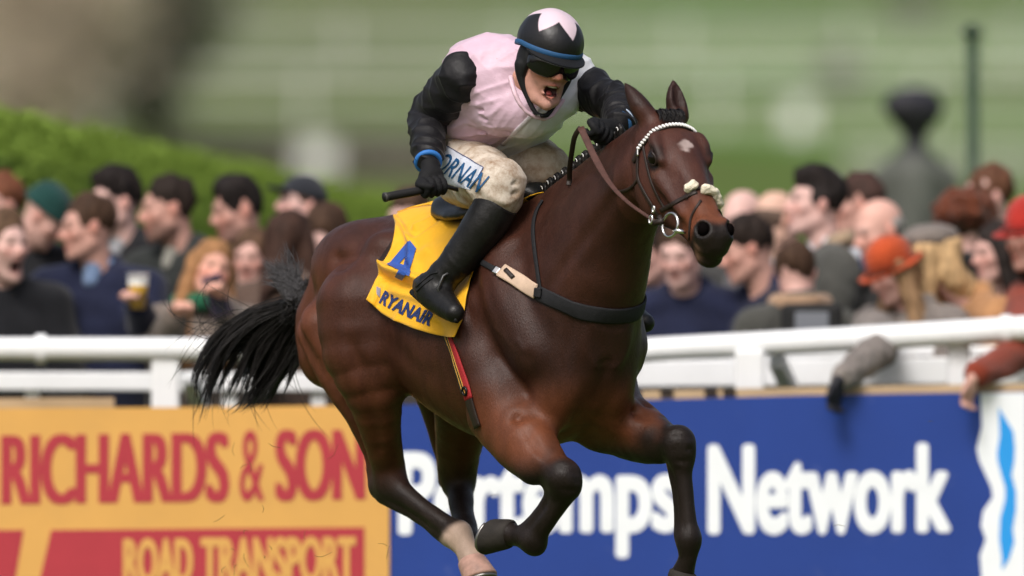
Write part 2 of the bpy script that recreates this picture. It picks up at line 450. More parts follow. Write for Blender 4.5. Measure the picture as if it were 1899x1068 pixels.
tree(150, 372, 6.0, 2.0, M_TWIG, 'bare brown tree behind the middle of the hedge', 12)
tree(300, 338, 4.6, 1.6, M_TWIGD, 'dark evergreen tree standing right of the bare brown trees', 13)
tree(70, 350, 7.0, 2.2, M_TWIG, 'tall bare tree rising behind the other brown trees', 14)
def bush(px, py, r, lab, seed):
    g = np.random.RandomState(seed); w = at_hill(px, py); o = empty('bush', w, lab, 'bush', 'bushes on the far hillside')
    MB().tube(np.array([(*w, 0.08), (*(w + np.array((0, 0, r))), 0.03)]), 6).build('stem', M_BARK, o)
    d = g.normal(size=(1500, 3)); d /= np.linalg.norm(d, axis=1)[:, None]; v, f = leaf_cloud(w + np.array((0, 0, r * 0.95)) + d * r * g.uniform(0.5, 1.08, (1500, 1)), 0.06, g); mesh_obj('foliage', v, f, M_TWIGD, o, smooth=False)
bush(1692, 40, 0.55, 'dark round bush near the top of the hillside', 21); bush(1556, 168, 0.42, 'small dark bush on the hillside between the pale strips', 22)
# low brown brush strip and a small white board before it
g = np.random.RandomState(5); w0, w1 = at_hill(330, 330), at_hill(830, 330)
bf = empty('brush_fence', w0, 'low grey brown strip of brush across the hillside beyond the hedge', 'brush')
pts = w0 + (w1 - w0) * g.uniform(0, 1, (4200, 1)) + np.stack([g.normal(0, .1, 4200), g.uniform(-0.3, 0.3, 4200), g.uniform(0, 0.66, 4200)], 1)
v, f = leaf_cloud(pts, 0.07, g, 0.3, 2.0); mesh_obj('brush', v, f, mat('grey brush', (0.19, 0.165, 0.15), rough=0.9, vary=0.2), bf, smooth=False)
MB().beam(w0 + np.array((0, 0, .25)), w1 + np.array((0, 0, .25)), 0.5, 0.5).build('core', mat('brush core', (0.16, 0.14, 0.12), rough=0.9), bf)
def board(px, py, wd, ht, lab, d_up=0.15):
    w = at_hill(px, py); o = empty('marker_board', w, lab, 'marker')
    for sg in (-1, 1): MB().beam(w + np.array((sg * wd * 0.35, 0, 0)), w + np.array((sg * wd * 0.35, 0, d_up + ht)), 0.05, 0.05, up=(0, 1, 0)).build('post', M_FARW, o)
    MB().box(w + np.array((0, -0.04, d_up + ht / 2)), np.array((wd / 2, 0.012, ht / 2)), bev=0.005).build('panel', M_FARW, o)
board(588, 336, 0.62, 0.5, 'small white board in front of the brush strip'); board(1482, 262, 0.45, 0.55, 'small white board standing on the hillside right of the horse')
# pale slatted fence on the hill
w0, w1 = at_hill(1560, 338), at_hill(1990, 338); fn_ = empty('slat_fence', w0, 'pale grey slatted fence on the hillside behind the statue', 'fence')
MB().beam(w0 + np.array((0, .03, .2)), w1 + np.array((0, .03, .2)), 0.03, 0.06).build('rail', M_FARW, fn_); MB().beam(w0 + np.array((0, .03, .5)), w1 + np.array((0, .03, .5)), 0.03, 0.06).build('rail', M_FARW, fn_)
for k in range(26):
    p = w0 + (w1 - w0) * (k + 0.5) / 26; o = MB().box(p + np.array((0, 0, 0.34)), np.array((0.036, 0.01, 0.34))).build('slat', mat('grey slat', (0.30, 0.33, 0.26), rough=0.8) if k == 0 else bpy.data.materials['grey slat'], fn_)

# clipped hedge running away behind the crowd
A_, B_ = P(-260, 300, 12.0), P(770, 366, 36.0); A_[2] = B_[2] = 0; HH_ = 2.06
hd_ = unit(B_ - A_); hs = np.array([-hd_[1], hd_[0], 0]); Lh = np.linalg.norm(B_ - A_)
hedge = empty('hedge', A_, 'bright green clipped hedge sloping away behind the left crowd', 'hedge')
M_HEDGE = mat('hedge leaves', (0.175, 0.255, 0.048), rough=1.0, spec=0.0, vary=0.10, vscale=0.9); M_HCORE = mat('hedge core', (0.15, 0.22, 0.035), rough=0.9)
MB().box((A_ + B_) / 2 + np.array((0, 0, HH_ / 2 - 0.05)), np.array((Lh / 2 - 0.1, 0.50, HH_ / 2 - 0.08)), np.stack([hd_, hs, np.array((0, 0, 1.0))], 1)).build('inner_branches', M_HCORE, hedge)
g = np.random.RandomState(9); n = 120000; u = g.uniform(0, Lh, n); which = g.uniform(0, 1, n)
l_ = np.where(which < 0.55, g.uniform(-0.62, 0.62, n), np.where(which < 0.9, -0.56 + g.normal(0, 0.03, n), 0.56 + g.normal(0, 0.03, n)))
z_ = np.where(which < 0.55, HH_ + g.normal(0, 0.018, n) + 0.012 * np.sin(u * 2.1), g.uniform(0.5, HH_, n))
v, f = leaf_cloud(A_ + hd_ * u[:, None] + hs * l_[:, None] + np.stack([0 * z_, 0 * z_, z_], 1), 0.015, g, 0.6, 1.0); mesh_obj('leaves', v, f, M_HEDGE, hedge, smooth=False)

# statue on a plinth, green post
M_BRONZE = mat('dark bronze', (0.038, 0.037, 0.044), rough=0.55, metal=0.3, vary=0.3, bump=0.004, bscale=20)
sY = 24.0; sp0 = P(1696, 200, sY); sb = sp0.copy(); sb[2] = 0
statue = empty('statue', sb, 'dark statue with a broad round head on a grey plinth beyond the crowd', 'statue')
F = Field(sb + np.array((-0.45, -0.35, 0.9)), sb + np.array((0.45, 0.35, 2.95)), 0.014)
zt = float(P(1696, 160, sY)[2])
def so(x, y, dz, r=None):                               # offsets of the statue, from the top of its head
    p = sb + np.array((x * 0.82, y * 0.82, zt - dz * 0.82)); return p if r is None else (*p, r * 0.82)
F.ell(so(0, 0, 0.14), (0.118, 0.12, 0.115), k=0.03); F.ell(so(-0.05, -0.05, 0.11), (0.115, 0.10, 0.075), k=0.03); F.ell(so(0.06, 0, 0.12), (0.09, 0.09, 0.085), k=0.02)
F.tube([so(0.01, 0, 0.22, 0.075), so(0, 0, 0.34, 0.055), so(0, 0, 0.42, 0.07)], k=0.03)
F.tube([so(-0.17, 0, 0.52, 0.07), so(0, 0, 0.46, 0.09), so(0.18, 0, 0.53, 0.07)], k=0.06)
F.tube([so(0, 0, 0.55, 0.17), so(0, 0, 0.9, 0.19), (*(sb + np.array((0, 0, 1.1))), 0.15)], k=0.07)
for sg in (-1, 1): F.tube([so(sg * 0.2, 0, 0.55, 0.055), so(sg * 0.25, -0.02, 0.8, 0.05), so(sg * 0.15, -0.16, 1.0, 0.045)], k=0.05)
v, q = F.mesh(1); cz = v[:, 2] - (zt - 0.31)
fm = mat('weathered statue', attr=True, rough=0.6, vary=0.3, vscale=6); fc = np.clip(cz / 0.05 + 0.5, 0, 1)[:, None]
mesh_obj('figure', v, q, fm, statue, col=np.array((0.085, 0.09, 0.078)) * (1 - fc) + np.array((0.026, 0.025, 0.032)) * fc)
pl = MB(); pl.box(sb + np.array((0, 0, 0.5)), np.array((0.40, 0.35, 0.5)), bev=0.03); pl.box(sb + np.array((0, 0, 1.04)), np.array((0.46, 0.41, 0.05)), bev=0.015); pl.box(sb + np.array((0, 0, 0.06)), np.array((0.5, 0.45, 0.06)), bev=0.015)
pl.build('plinth', mat('grey stone', (0.16, 0.16, 0.165), rough=0.8, vary=0.2, vscale=5, bump=0.004, bscale=30), statue)
gp_ = P(1809, 300, 16.0); gp_[2] = 0; post = empty('post', gp_, 'tall thin dark green post right of the statue', 'post'); M_GPOST = mat('green painted steel', (0.022, 0.045, 0.024), rough=0.5)
zt2 = float(P(1806, 68, 16.0)[2])
MB().tube(np.array([(*gp_, 0.030), (*(gp_ + np.array((-0.006, 0, zt2 * 0.5))), 0.027), (*(gp_ + np.array((-0.012, 0, zt2))), 0.026)]), 12).build('shaft', M_GPOST, post, smooth=True)
MB().lathe([(0.0, 0.0), (0.042, 0.0), (0.045, 0.02), (0.02, 0.05), (0.0, 0.055)], gp_ + np.array((-0.015, 0, zt2)), seg=12, cap=False).build('cap', M_GPOST, post, smooth=True)
MB().lathe([(0.09, 0.0), (0.09, 0.02), (0.05, 0.03), (0.04, 0.10)], gp_, seg=12).build('foot', M_GPOST, post, smooth=True)

# ================================================================ rail, boards
YB = 5.92
def on_plane(v2, Y): return np.array([P(a, b, Y) for a, b in v2])
M_YB = mat('yellow board paint', (0.68, 0.365, 0.100), rough=0.55, vary=0.05, vscale=3, dirt=((0.60, 0.33, 0.10), 2.5, 0.50, 0.85), bump=0.0006, bscale=20)
M_BB = mat('blue board paint', (0.018, 0.050, 0.255), rough=0.5, vary=0.06, vscale=3, dirt=((0.11, 0.14, 0.33), 14, 0.60, 0.86), bump=0.0006, bscale=20)
M_LRED = mat('red board lettering', (0.42, 0.040, 0.055), rough=0.55, vary=0.05); M_LW = mat('white board lettering', (0.84, 0.86, 0.90), rough=0.5, vary=0.03)
M_LCY = mat('light blue board mark', (0.025, 0.31, 0.78), rough=0.5); M_TIMBER = mat('pale timber', (0.48, 0.34, 0.20), rough=0.8, vary=0.25, vscale=12, bump=0.003, bscale=30, stretch=(0.2, 1, 1))
def slab(name, poly, Y, th, material, parent, loc=None):
    """A flat board: outline in pixels at depth Y, th thick."""
    f = on_plane(poly, Y); b_ = f + np.array((0, th, 0)); n = len(f)
    fs = [tuple(range(n))[::-1], tuple(range(n, 2 * n))] + [(i, (i + 1) % n, n + (i + 1) % n, n + i) for i in range(n)]
    return mesh_obj(name, np.vstack([f, b_]), fs, material, parent, loc, smooth=False)
def zpx(z, Y): return HOR - (z - ZC) * FPX / (Y + D)      # pixel row of a height
bot = zpx(0.06, YB)
yb = empty('advertising_board', P(330, bot, YB), 'yellow advertising board with red lettering below the left rail', 'board')
slab('panel', [(-190, 760), (0, 757), (330, 755), (722, 751), (722, bot), (-190, bot)], YB, 0.018, M_YB, yb)
bb_ = empty('advertising_board', P(1300, bot, YB), 'blue advertising board with white lettering and a light blue mark', 'board')
slab('panel', [(724, 751), (1200, 741), (1500, 733), (1905, 726), (1905, bot), (724, bot)], YB, 0.018, M_BB, bb_)
def fit_text(s, x0, x1, yt, yb_, slope, Y, material, parent, bold=4.0, sp=1.0, name='lettering', dy=0.0016, round_=True):
    """A line of lettering fitted to a pixel box; made heavier by laying shifted copies a hair apart."""
    v, f = text_mesh(s, 1.0, 0.0, sp, res=5); mn, mx_ = v.min(0), v.max(0); v = (v - mn) / (mx_ - mn)
    vs, fs = [], []
    offs = [(0, 0)] + [(bold * math.cos(a), (bold if round_ else 0.6) * math.sin(a)) for a in np.linspace(0, 2 * math.pi, 13)[:-1]]
    for k, (ox, oy) in enumerate(offs):
        by = bold if round_ else 0.6
        px = x0 + bold + v[:, 0] * (x1 - x0 - 2 * bold) + ox; py = yb_ - by + (yt - yb_ + 2 * by) * v[:, 1] + slope * (px - x0) + oy
        fs += [tuple(i + k * len(v) for i in q) for q in f]; vs.append(on_plane(np.stack([px, py], 1), Y - dy - 0.00008 * k))
    return mesh_obj(name, np.vstack(vs), fs, material, parent, smooth=False)
fit_text('RICHARDS', 2, 426, 806, 937, -0.013, YB, M_LRED, yb, 5.5, 1.0, round_=False)
fit_text('&', 444, 490, 798, 930, -0.013, YB, M_LRED, yb, 1.2, round_=False)
fit_text('SON', 510, 678, 797, 930, -0.013, YB, M_LRED, yb, 5.5, round_=False)
slab('red_box', [(95, 983), (676, 978), (676, 1120), (63, 1122)], YB - 0.0014, 0.0010, M_LRED, yb)
slab('red_box', [(-120, 984), (44, 983), (20, 1122), (-150, 1122)], YB - 0.0014, 0.0010, M_LRED, yb)
fit_text('ROAD', 228, 358, 998, 1085, -0.006, YB, M_YB, yb, 3.0, dy=0.0032); fit_text('TRANSPORT', 372, 660, 996, 1084, -0.006, YB, M_YB, yb, 3.0, dy=0.0032)
fit_text('Pertemps', 738, 1262, 838, 1040, -0.012, YB, M_LW, bb_, 6.5, 1.0); fit_text('Network', 1312, 1764, 824, 993, -0.008, YB, M_LW, bb_, 6.5, 1.0)
slab('white_panel', [(1818, 729), (1821, 790), (1811, 832), (1816, 855), (1838, 903), (1841, 922), (1823, 948), (1819, 975), (1828, 1000), (1817, 1030), (1820, 1068), (1815, 1150), (1903, 1150), (1903, 728)], YB - 0.0014, 0.0010, M_LW, bb_)
slab('wave_mark', [(1852, 755), (1864, 775), (1879, 800), (1882, 830), (1881, 855), (1876, 880), (1884, 912), (1884, 945), (1878, 980), (1881, 1005), (1872, 1035), (1858, 1058), (1858, 1035), (1853, 1000), (1855, 960), (1864, 925), (1864, 905), (1850, 855), (1849, 838), (1854, 810)], YB - 0.003, 0.0012, M_LCY, bb_)
for o, xs_ in ((yb, (60, 520)), (bb_, (790, 1300, 1860))):
    for x in xs_: p = P(x, 900, YB + 0.06); MB().beam((p[0], p[1], 0.0), (p[0], p[1], 0.72), 0.06, 0.06, up=(0, 1, 0)).build('stake', M_TIMBER, o)
tb = empty('timber_beam', P(100, 748, YB + 0.10), 'pale timber beam behind the top of the yellow board', 'beam'); MB().beam(P(-150, 749, YB + 0.16), P(212, 747, YB + 0.16), 0.07, 0.036).build('plank', M_TIMBER, tb)
tb = empty('timber_beam', P(1500, 730, YB + 0.10), 'pale timber beam along the top of the blue board', 'beam'); MB().beam(P(1190, 734, YB + 0.055), P(1930, 721, YB + 0.055), 0.06, 0.040).build('plank', M_TIMBER, tb)
for x in (1236, 1318, 1352): p = P(x, 727, YB + 0.022); MB().box(p, np.array((0.022, 0.012, 0.014)), bev=0.004).build('bracket', mat('dark bracket', (0.03, 0.02, 0.015), rough=0.7), tb)
# main rail: an oval white tube on posts
rail = empty('crowd_rail', P(1000, 700, 6.4) * np.array((1, 1, 0)), 'thick white plastic rail in front of the crowd', 'rail')
rp = spline(np.array([P(-250, 647, 6.35), P(0, 647, 6.35), P(400, 648, 6.35), P(800, 651, 6.35), P(1120, 652, 6.32), P(1250, 646, 6.28), P(1500, 633, 6.22), P(1760, 618, 6.16), P(1900, 609, 6.13), P(2150, 594, 6.07)]), 60)
rv, rf, k = [], [], 16
for i, p in enumerate(rp):
    hgt = 0.041 + 0.005 * np.clip((i - 30) / 30, 0, 1)
    for j in range(k):
        a = 2 * math.pi * j / k; ca, sa = math.cos(a), math.sin(a)
        rv.append(p + np.array((0, 0.060 * np.sign(ca) * abs(ca) ** 0.75, hgt * np.sign(sa) * abs(sa) ** 0.75)))
rf = [(i * k + j, i * k + (j + 1) % k, (i + 1) * k + (j + 1) % k, (i + 1) * k + j) for i in range(59) for j in range(k)]
mesh_obj('top_rail', rv, rf, M_PLASTIC, rail)
for x in (1868, 1130, 60): 
    i = int(np.argmin(np.abs(rp[:, 0] - P(x, 640, 6.1)[0]))); d_ = unit(rp[min(i + 1, 59)] - rp[i - 1]); c_ = rp[i]
    ov = [(*(c_ + d_ * o),) for o in (-0.018, 0.018)]; vv_ = []
    for o in ov:
        for j in range(k): a = 2 * math.pi * j / k; ca, sa = math.cos(a), math.sin(a); vv_.append(np.array(o) + np.array((0, 0.0625 * np.sign(ca) * abs(ca) ** 0.75, 0.0525 * np.sign(sa) * abs(sa) ** 0.75)))
    mesh_obj('joint_sleeve', vv_, [(j, (j + 1) % k, k + (j + 1) % k, k + j) for j in range(k)], M_PLASTIC, rail)
for x0, x1, yt in ((281, 333, 668), (1363, 1417, 655), (1758, 1796, 640), (-160, -110, 668)):
    c_ = P((x0 + x1) / 2, yt, 6.35 if x0 < 900 else 6.2); MB().beam((c_[0], c_[1], 0.0), (c_[0], c_[1], c_[2] + 0.01), (x1 - x0) / 525, 0.075, up=(0, 1, 0), bev=0.01).build('post', M_PLASTIC, rail)
for a, b_ in (((352, 700, 6.5), (378, 770, 6.8)), ((1440, 668, 6.3), (1476, 745, 6.6))): MB().beam(P(*a), P(*b_), 0.055, 0.055, bev=0.008).build('brace', M_PLASTIC, rail)
br2 = empty('barrier_plank', P(300, 706, 6.95) * np.array((1, 1, 0)), 'lower white plank behind the left rail posts', 'plank'); MB().beam(P(-250, 706, 6.95), P(760, 709, 6.95), 0.03, 0.066, bev=0.006).build('plank', M_PLASTIC, br2)
for x in (60, 425, 590): p = P(x, 706, 6.99); MB().beam((p[0], p[1], 0), (p[0], p[1], p[2] + 0.02), 0.05, 0.05, up=(0, 1, 0)).build('post', M_PLASTIC, br2)
for x in np.arange(-100, 700, 14.0): p = P(x, 735, 7.02); MB().beam((p[0], p[1], p[2] - 0.28), (p[0], p[1], p[2] + 0.03), 0.012, 0.012, up=(0, 1, 0)).build('bar', mat('dark bar', (0.03, 0.03, 0.03), rough=0.6) if x < -90 else bpy.data.materials['dark bar'], br2)
br3 = empty('barrier_plank', P(1500, 690, 6.8) * np.array((1, 1, 0)), 'wide white plank behind the right rail posts', 'plank'); MB().beam(P(1100, 694, 6.75), P(2100, 684, 6.65), 0.03, 0.095, bev=0.006).build('plank', M_PLASTIC, br3)
MB().beam(P(1100, 662, 6.8), P(2100, 646, 6.7), 0.03, 0.035, bev=0.006).build('plank', M_PLASTIC, br3)
for x in (1560, 1650, 1240): p = P(x, 690, 6.8); MB().beam((p[0], p[1], 0), (p[0], p[1], p[2] + 0.06), 0.05, 0.04, up=(0, 1, 0)).build('post', M_PLASTIC, br3)
# blades of turf thrown up by the hooves
g = np.random.RandomState(44); fl_ = MB()
for _ in range(26):
    x, y = (g.uniform(360, 720), g.uniform(820, 1060)) if g.uniform() < 0.8 else (g.uniform(730, 1850), g.uniform(760, 1050)); c_ = P(x, y, g.uniform(-0.1, 1.2)); d = unit(g.normal(size=3)); Lb = g.uniform(0.006, 0.034)
    fl_.tube(spline(np.array([(*(c_ - d * Lb), 0.0004), (*(c_ + g.normal(0, 0.004, 3)), 0.0008), (*(c_ + d * Lb), 0.0005)]), 6), 4)
tag(fl_.build('turf_flecks', mat('torn grass', (0.10, 0.085, 0.02), rough=0.9), smooth=True), 'scattered grass blades thrown up in front of the boards', 'grass', kind='stuff')
# ================================================================ people: shared modelling
def head_frame(yaw, pitch, roll=0.0):
    """yaw 0 looks at the camera, +90 to the right of the picture; pitch > 0 looks down; roll > 0 tips the picture's right side down."""
    y, p, r = (math.radians(v) for v in (yaw, pitch, roll))
    f = np.array([math.sin(y) * math.cos(p), -math.cos(y) * math.cos(p), -math.sin(p)])
    i = np.array([math.cos(y), math.sin(y), 0.0]); u = np.cross(f, i) * -1
    if u[2] < 0: u = -u
    R = rot_axis(f, r); 
    i2, u2 = R @ i, R @ u
    if (i2[2] > 0) == (r > 0) and abs(r) > 1e-6: R = rot_axis(f, -r); i2, u2 = R @ i, R @ u
    return np.stack([i2, f, u2])                     # rows: side, front, up
def head_sdf(F, c, A, s=1.0, mouth=0.0, ears=True, beard=0.0, fem=0.0):
    c = np.asarray(c, float)
    def L(i, f, u): return c + s * (A[0] * i + A[1] * f + A[2] * u)
    k = 0.02 * s
    jaw = mouth * 0.022
    F.ell(L(0, -0.010, 0.030), np.array((0.074, 0.094, 0.088)) * s, A, k=k)
    F.ell(L(0, 0.030, -0.035), np.array((0.060, 0.064, 0.082)) * s, A, k=0.03 * s)
    F.tube([(*L(-0.055, 0.0, -0.06 - jaw * 0.3), 0.018 * s), (*L(-0.03, 0.055, -0.098 - jaw), 0.018 * s), (*L(0, 0.075, -0.108 - jaw), 0.019 * s), (*L(0.03, 0.055, -0.098 - jaw), 0.018 * s), (*L(0.055, 0, -0.06 - jaw * 0.3), 0.018 * s)], k=0.025 * s)
    F.tube([(*L(0, 0.088, 0.014), 0.008 * s), (*L(0, 0.105, -0.012), 0.0095 * s), (*L(0, 0.114, -0.030), 0.0125 * s)], k=0.012 * s)
    for g in (-1, 1):
        F.ell(L(g * 0.012, 0.100, -0.036), np.array((0.009, 0.012, 0.008)) * s, A, k=0.008 * s)
        F.ell(L(g * 0.043, 0.062, -0.022), np.array((0.022, 0.022, 0.022)) * s, A, k=0.02 * s)
        F.ell(L(g * 0.031, 0.097, 0.006), np.array((0.017, 0.014, 0.0115)) * s, A, k=0.012 * s, op='s')
        F.ell(L(g * 0.031, 0.078, 0.006), np.array((0.013, 0.013, 0.012)) * s, A, k=0.003 * s)
        if ears: F.ell(L(g * 0.077, -0.008, -0.004), np.array((0.010, 0.018, 0.031)) * s, A, k=0.008 * s)
    F.tube([(*L(-0.045, 0.072, 0.026), 0.010 * s), (*L(-0.02, 0.086, 0.026), 0.010 * s), (*L(0.02, 0.086, 0.026), 0.010 * s), (*L(0.045, 0.072, 0.026), 0.010 * s)], k=0.016 * s)
    lo = -0.076 - jaw * 1.2
    F.tube([(*L(-0.024, 0.082, -0.066), 0.004 * s), (*L(0, 0.098, -0.062), 0.0065 * s), (*L(0.024, 0.082, -0.066), 0.004 * s)], k=0.008 * s)
    F.tube([(*L(-0.022, 0.080, lo + 0.006), 0.004 * s), (*L(0, 0.094, lo), 0.0075 * s), (*L(0.022, 0.080, lo + 0.006), 0.004 * s)], k=0.008 * s)
    if mouth > 0.05:
        F.ell(L(0, 0.095, (lo - 0.064) / 2), np.array((0.019, 0.032, (-0.064 - lo) * 0.5)) * s, A, k=0.006 * s, op='s')
    else: F.dent([L(-0.024, 0.090, -0.069), L(0, 0.104, -0.069), L(0.024, 0.090, -0.069)], 0.006 * s, 0.006 * s)
    return L
def face_colour(v, c, A, s, skin, mouth=0.0, brow=(0.05, 0.03, 0.02), stubble=0.0, hairc=(0.05, 0.03, 0.02), flush=0.5, bald=True):
    q = (v - np.asarray(c)) / s; i, f, u = q @ A[0], q @ A[1], q @ A[2]
    def g(ci, cf, cu, r): return np.exp(-(((np.abs(i) - ci) / r[0]) ** 2 + ((f - cf) / r[1]) ** 2 + ((u - cu) / r[2]) ** 2))
    skin = np.array(skin); col = np.repeat(skin[None], len(v), 0)
    def mx(cc, w): 
        nonlocal col; w = np.clip(w, 0, 1)[:, None]; col = col + (np.array(cc) - col) * w
    mx(skin * np.array((1.05, 0.72, 0.66)), flush * (g(0.042, 0.08, -0.03, (0.022, 0.05, 0.022)) + g(0, 0.115, -0.03, (0.016, 0.03, 0.016)) + g(0.08, 0, 0, (0.012, 0.03, 0.04))))
    if stubble: mx(np.array(hairc) * 0.8 + skin * 0.2, stubble * ((u < -0.045) & (f > -0.02)) * np.clip((-0.045 - u) / 0.02, 0, 1))
    jaw = mouth * 0.022; lo = -0.076 - jaw * 1.2
    mx(skin * np.array((0.80, 0.42, 0.40)), 0.85 * (g(0, 0.095, -0.062, (0.022, 0.03, 0.007)) + g(0, 0.09, lo, (0.020, 0.03, 0.008))))
    if mouth > 0.05: mx((0.035, 0.008, 0.008), 1.6 * ((np.abs(i) < 0.021) & (u < -0.064) & (u > lo) & (f < 0.090) & (f > 0.03)))
    mx((0.02, 0.015, 0.012), 1.5 * g(0.031, 0.092, 0.006, (0.010, 0.02, 0.006)))
    mx(brow, 0.9 * g(0.031, 0.09, 0.026, (0.016, 0.03, 0.005)))
    return col
def wrinkle(seed, ax, f_along, f_across, amp):
    n1, n2 = Noise(seed, 12), Noise(seed + 1, 9); ax = unit(ax); s1 = unit(np.cross(ax, (0.3, 0.5, 0.8))); s2 = np.cross(ax, s1)
    def fn(X, Y, Z):
        t = (X * ax[0] + Y * ax[1] + Z * ax[2]) * f_along; a = (X * s1[0] + Y * s1[1] + Z * s1[2]) * f_across; b = (X * s2[0] + Y * s2[1] + Z * s2[2]) * f_across
        w = n1(t, a, b, 1.0); return -amp * np.maximum(1 - np.abs(w) * 1.15, 0) ** 2 * 1.3 + amp * 0.5 * n2(t, a, b, 0.6)
    return fn
# ================================================================ the crowd behind the rail
M_PSKIN = mat('spectator skin', attr=True, rough=0.55)
M_PHAIR = {}
def hair_mat(c):
    k = tuple(np.round(c, 3))
    if k not in M_PHAIR: M_PHAIR[k] = mat('hair', c, rough=0.7, spec=0.2, vary=0.45, vscale=45, bump=0.006, bscale=70, stretch=(1, 1, 0.3))
    return M_PHAIR[k]
M_COATS = {}
def coat_mat(c, fuzz=False):
    k = (tuple(np.round(c, 3)), fuzz)
    if k not in M_COATS: M_COATS[k] = mat('fleecy cloth' if fuzz else 'coat cloth', c, rough=0.9, spec=0.15, vary=0.25, vscale=9, bump=0.006 if fuzz else 0.003, bscale=70 if fuzz else 30, sheen=0.15)
    return M_COATS[k]
M_TROUS = mat('dark trousers', (0.018, 0.018, 0.022), rough=0.85, vary=0.2); M_SHOE = mat('dark shoes', (0.015, 0.012, 0.010), rough=0.4)
SKIN1, SKIN2, SKIN3 = (0.58, 0.345, 0.295), (0.52, 0.29, 0.235), (0.64, 0.41, 0.365)
BLACKC, NAVY, GREYC, OLIVE, CAMEL, RUST, TWEED = (0.011, 0.0115, 0.014), (0.011, 0.014, 0.036), (0.055, 0.055, 0.055), (0.045, 0.046, 0.034), (0.36, 0.185, 0.085), (0.20, 0.035, 0.018), (0.185, 0.16, 0.145)
DKBR, BROWN, LBR, GINGER, BLOND = (0.018, 0.011, 0.008), (0.055, 0.029, 0.017), (0.105, 0.06, 0.034), (0.22, 0.095, 0.035), (0.50, 0.33, 0.17)
def person(px, py, Y, yaw, pitch, label, skin=SKIN1, hair=('short', DKBR), coat=BLACKC, s=1.0, body_yaw=None, roll=0, mouth=0.0, stub=0.0, hat=None, arms=None, collar=None, fuzz=False, lean=(0, 0), cat='person', group=None, seed=0, scarf=None, shirt=None, glove=None):
    sB = s; s = s * 0.87
    g = np.random.RandomState(seed + int(px)); A = head_frame(yaw, pitch, roll); c = P(px, py, Y)
    by = math.radians(yaw * 0.6 if body_yaw is None else body_yaw); bf = np.array([math.sin(by), -math.cos(by), 0]); bi = np.array([math.cos(by), math.sin(by), 0]); up = np.array([0, 0, 1.0])
    nb = c - A[2] * 0.12 * s - A[1] * 0.02 * s - up * 0.06 * s - bf * 0.03 + np.array((lean[0], lean[1], 0))          # base of the neck
    sh = {g_: nb + bi * g_ * 0.185 * sB - up * 0.06 * sB for g_ in (-1, 1)}
    chest = nb - up * 0.22 * sB; hip = np.array((nb[0], nb[1], max(nb[2] - 0.58 * sB, 0.80))) - bf * 0.02; base = np.array((hip[0], hip[1], 0.0))
    joints = {}
    for g_ in (-1, 1):
        spec = (arms or {}).get(g_)
        if spec is None:
            el = sh[g_] + bi * g_ * 0.06 - up * 0.27 * sB + bf * 0.04; ha = el + bf * 0.20 - up * 0.08 - bi * g_ * 0.08
        else: el, ha = np.array(spec[0]), np.array(spec[1])
        joints[g_] = (el, ha, np.array(spec[2]) if spec is not None and len(spec) > 2 else None)
    allp = np.array([c, hip, *sh.values(), *[p for j in joints.values() for p in j[:2]]])
    # body: head, neck, hands and the figure inside the coat
    F = Field(allp.min(0) - 0.18, allp.max(0) + 0.18, 0.0085)
    L = head_sdf(F, c, A, s, mouth=mouth)
    F.tube([(*L(0, -0.02, -0.05), 0.056 * s), (*nb, 0.062 * s), (*chest, 0.10 * sB), (*hip, 0.10 * sB)], k=0.03)
    for g_ in (-1, 1):
        el, ha, hd3 = joints[g_]; d = unit(ha - el) if hd3 is None else unit(hd3); sd_ = unit(np.cross(d, up + np.array((0, 0.3, 0)))); n_ = np.cross(sd_, d)
        F.tube([(*chest, 0.06), (*sh[g_], 0.05), (*el, 0.038), (*ha, 0.026)], k=0.02)
        F.ell(ha + d * 0.045, (0.045, 0.038, 0.018), np.stack([d, sd_, n_]), k=0.012)
        for kf in range(4): F.tube([(*(ha + d * 0.075 + sd_ * (kf - 1.5) * 0.019), 0.0095), (*(ha + d * 0.105 + sd_ * (kf - 1.5) * 0.019 - n_ * 0.012), 0.0090), (*(ha + d * (0.112 - 0.006 * abs(kf - 1.2)) + sd_ * (kf - 1.5) * 0.017 - n_ * 0.035), 0.0085)], k=0.004)
        F.tube([(*(ha + d * 0.03 + sd_ * 0.03 * g_), 0.012), (*(ha + d * 0.07 + sd_ * 0.045 * g_ - n_ * 0.01), 0.0095)], k=0.008)
    v, q = F.mesh(1)
    hc_ = hair[1]; o = mesh_obj('person', v, q, M_PSKIN, loc=base, col=face_colour(v, c, A, s, skin, mouth, brow=np.array(hc_) * 1.2, stubble=stub, hairc=hc_, flush=0.75))
    tag(o, label, cat, group)
    for g_, gc in (glove or {}).items():
        hp = joints[g_][1]; at = o.data.color_attributes['Col']; buf = np.empty(len(v) * 4, np.float32); at.data.foreach_get('color', buf); buf = buf.reshape(-1, 4); buf[np.linalg.norm(v - hp, axis=1) < 0.17, :3] = gc; at.data.foreach_set('color', buf.ravel())
    # coat
    F = Field(allp.min(0) - 0.17, allp.max(0) + 0.15, 0.0105)
    n_b = np.cross(bi, up) * -1
    zlen = nb[2] - hip[2]
    F.prof(hip - up * 0.05, up, bi, bf, [0, 0.08, zlen * 0.5, zlen - 0.08, zlen - 0.01, zlen + 0.045], [0.135, 0.14, 0.14, 0.125, 0.10, 0.075], [-0.135, -0.14, -0.145, -0.125, -0.10, -0.07], np.array([0.19, 0.20, 0.195, 0.19, 0.14, 0.085]) * sB, k=0.03, ex=2.3)
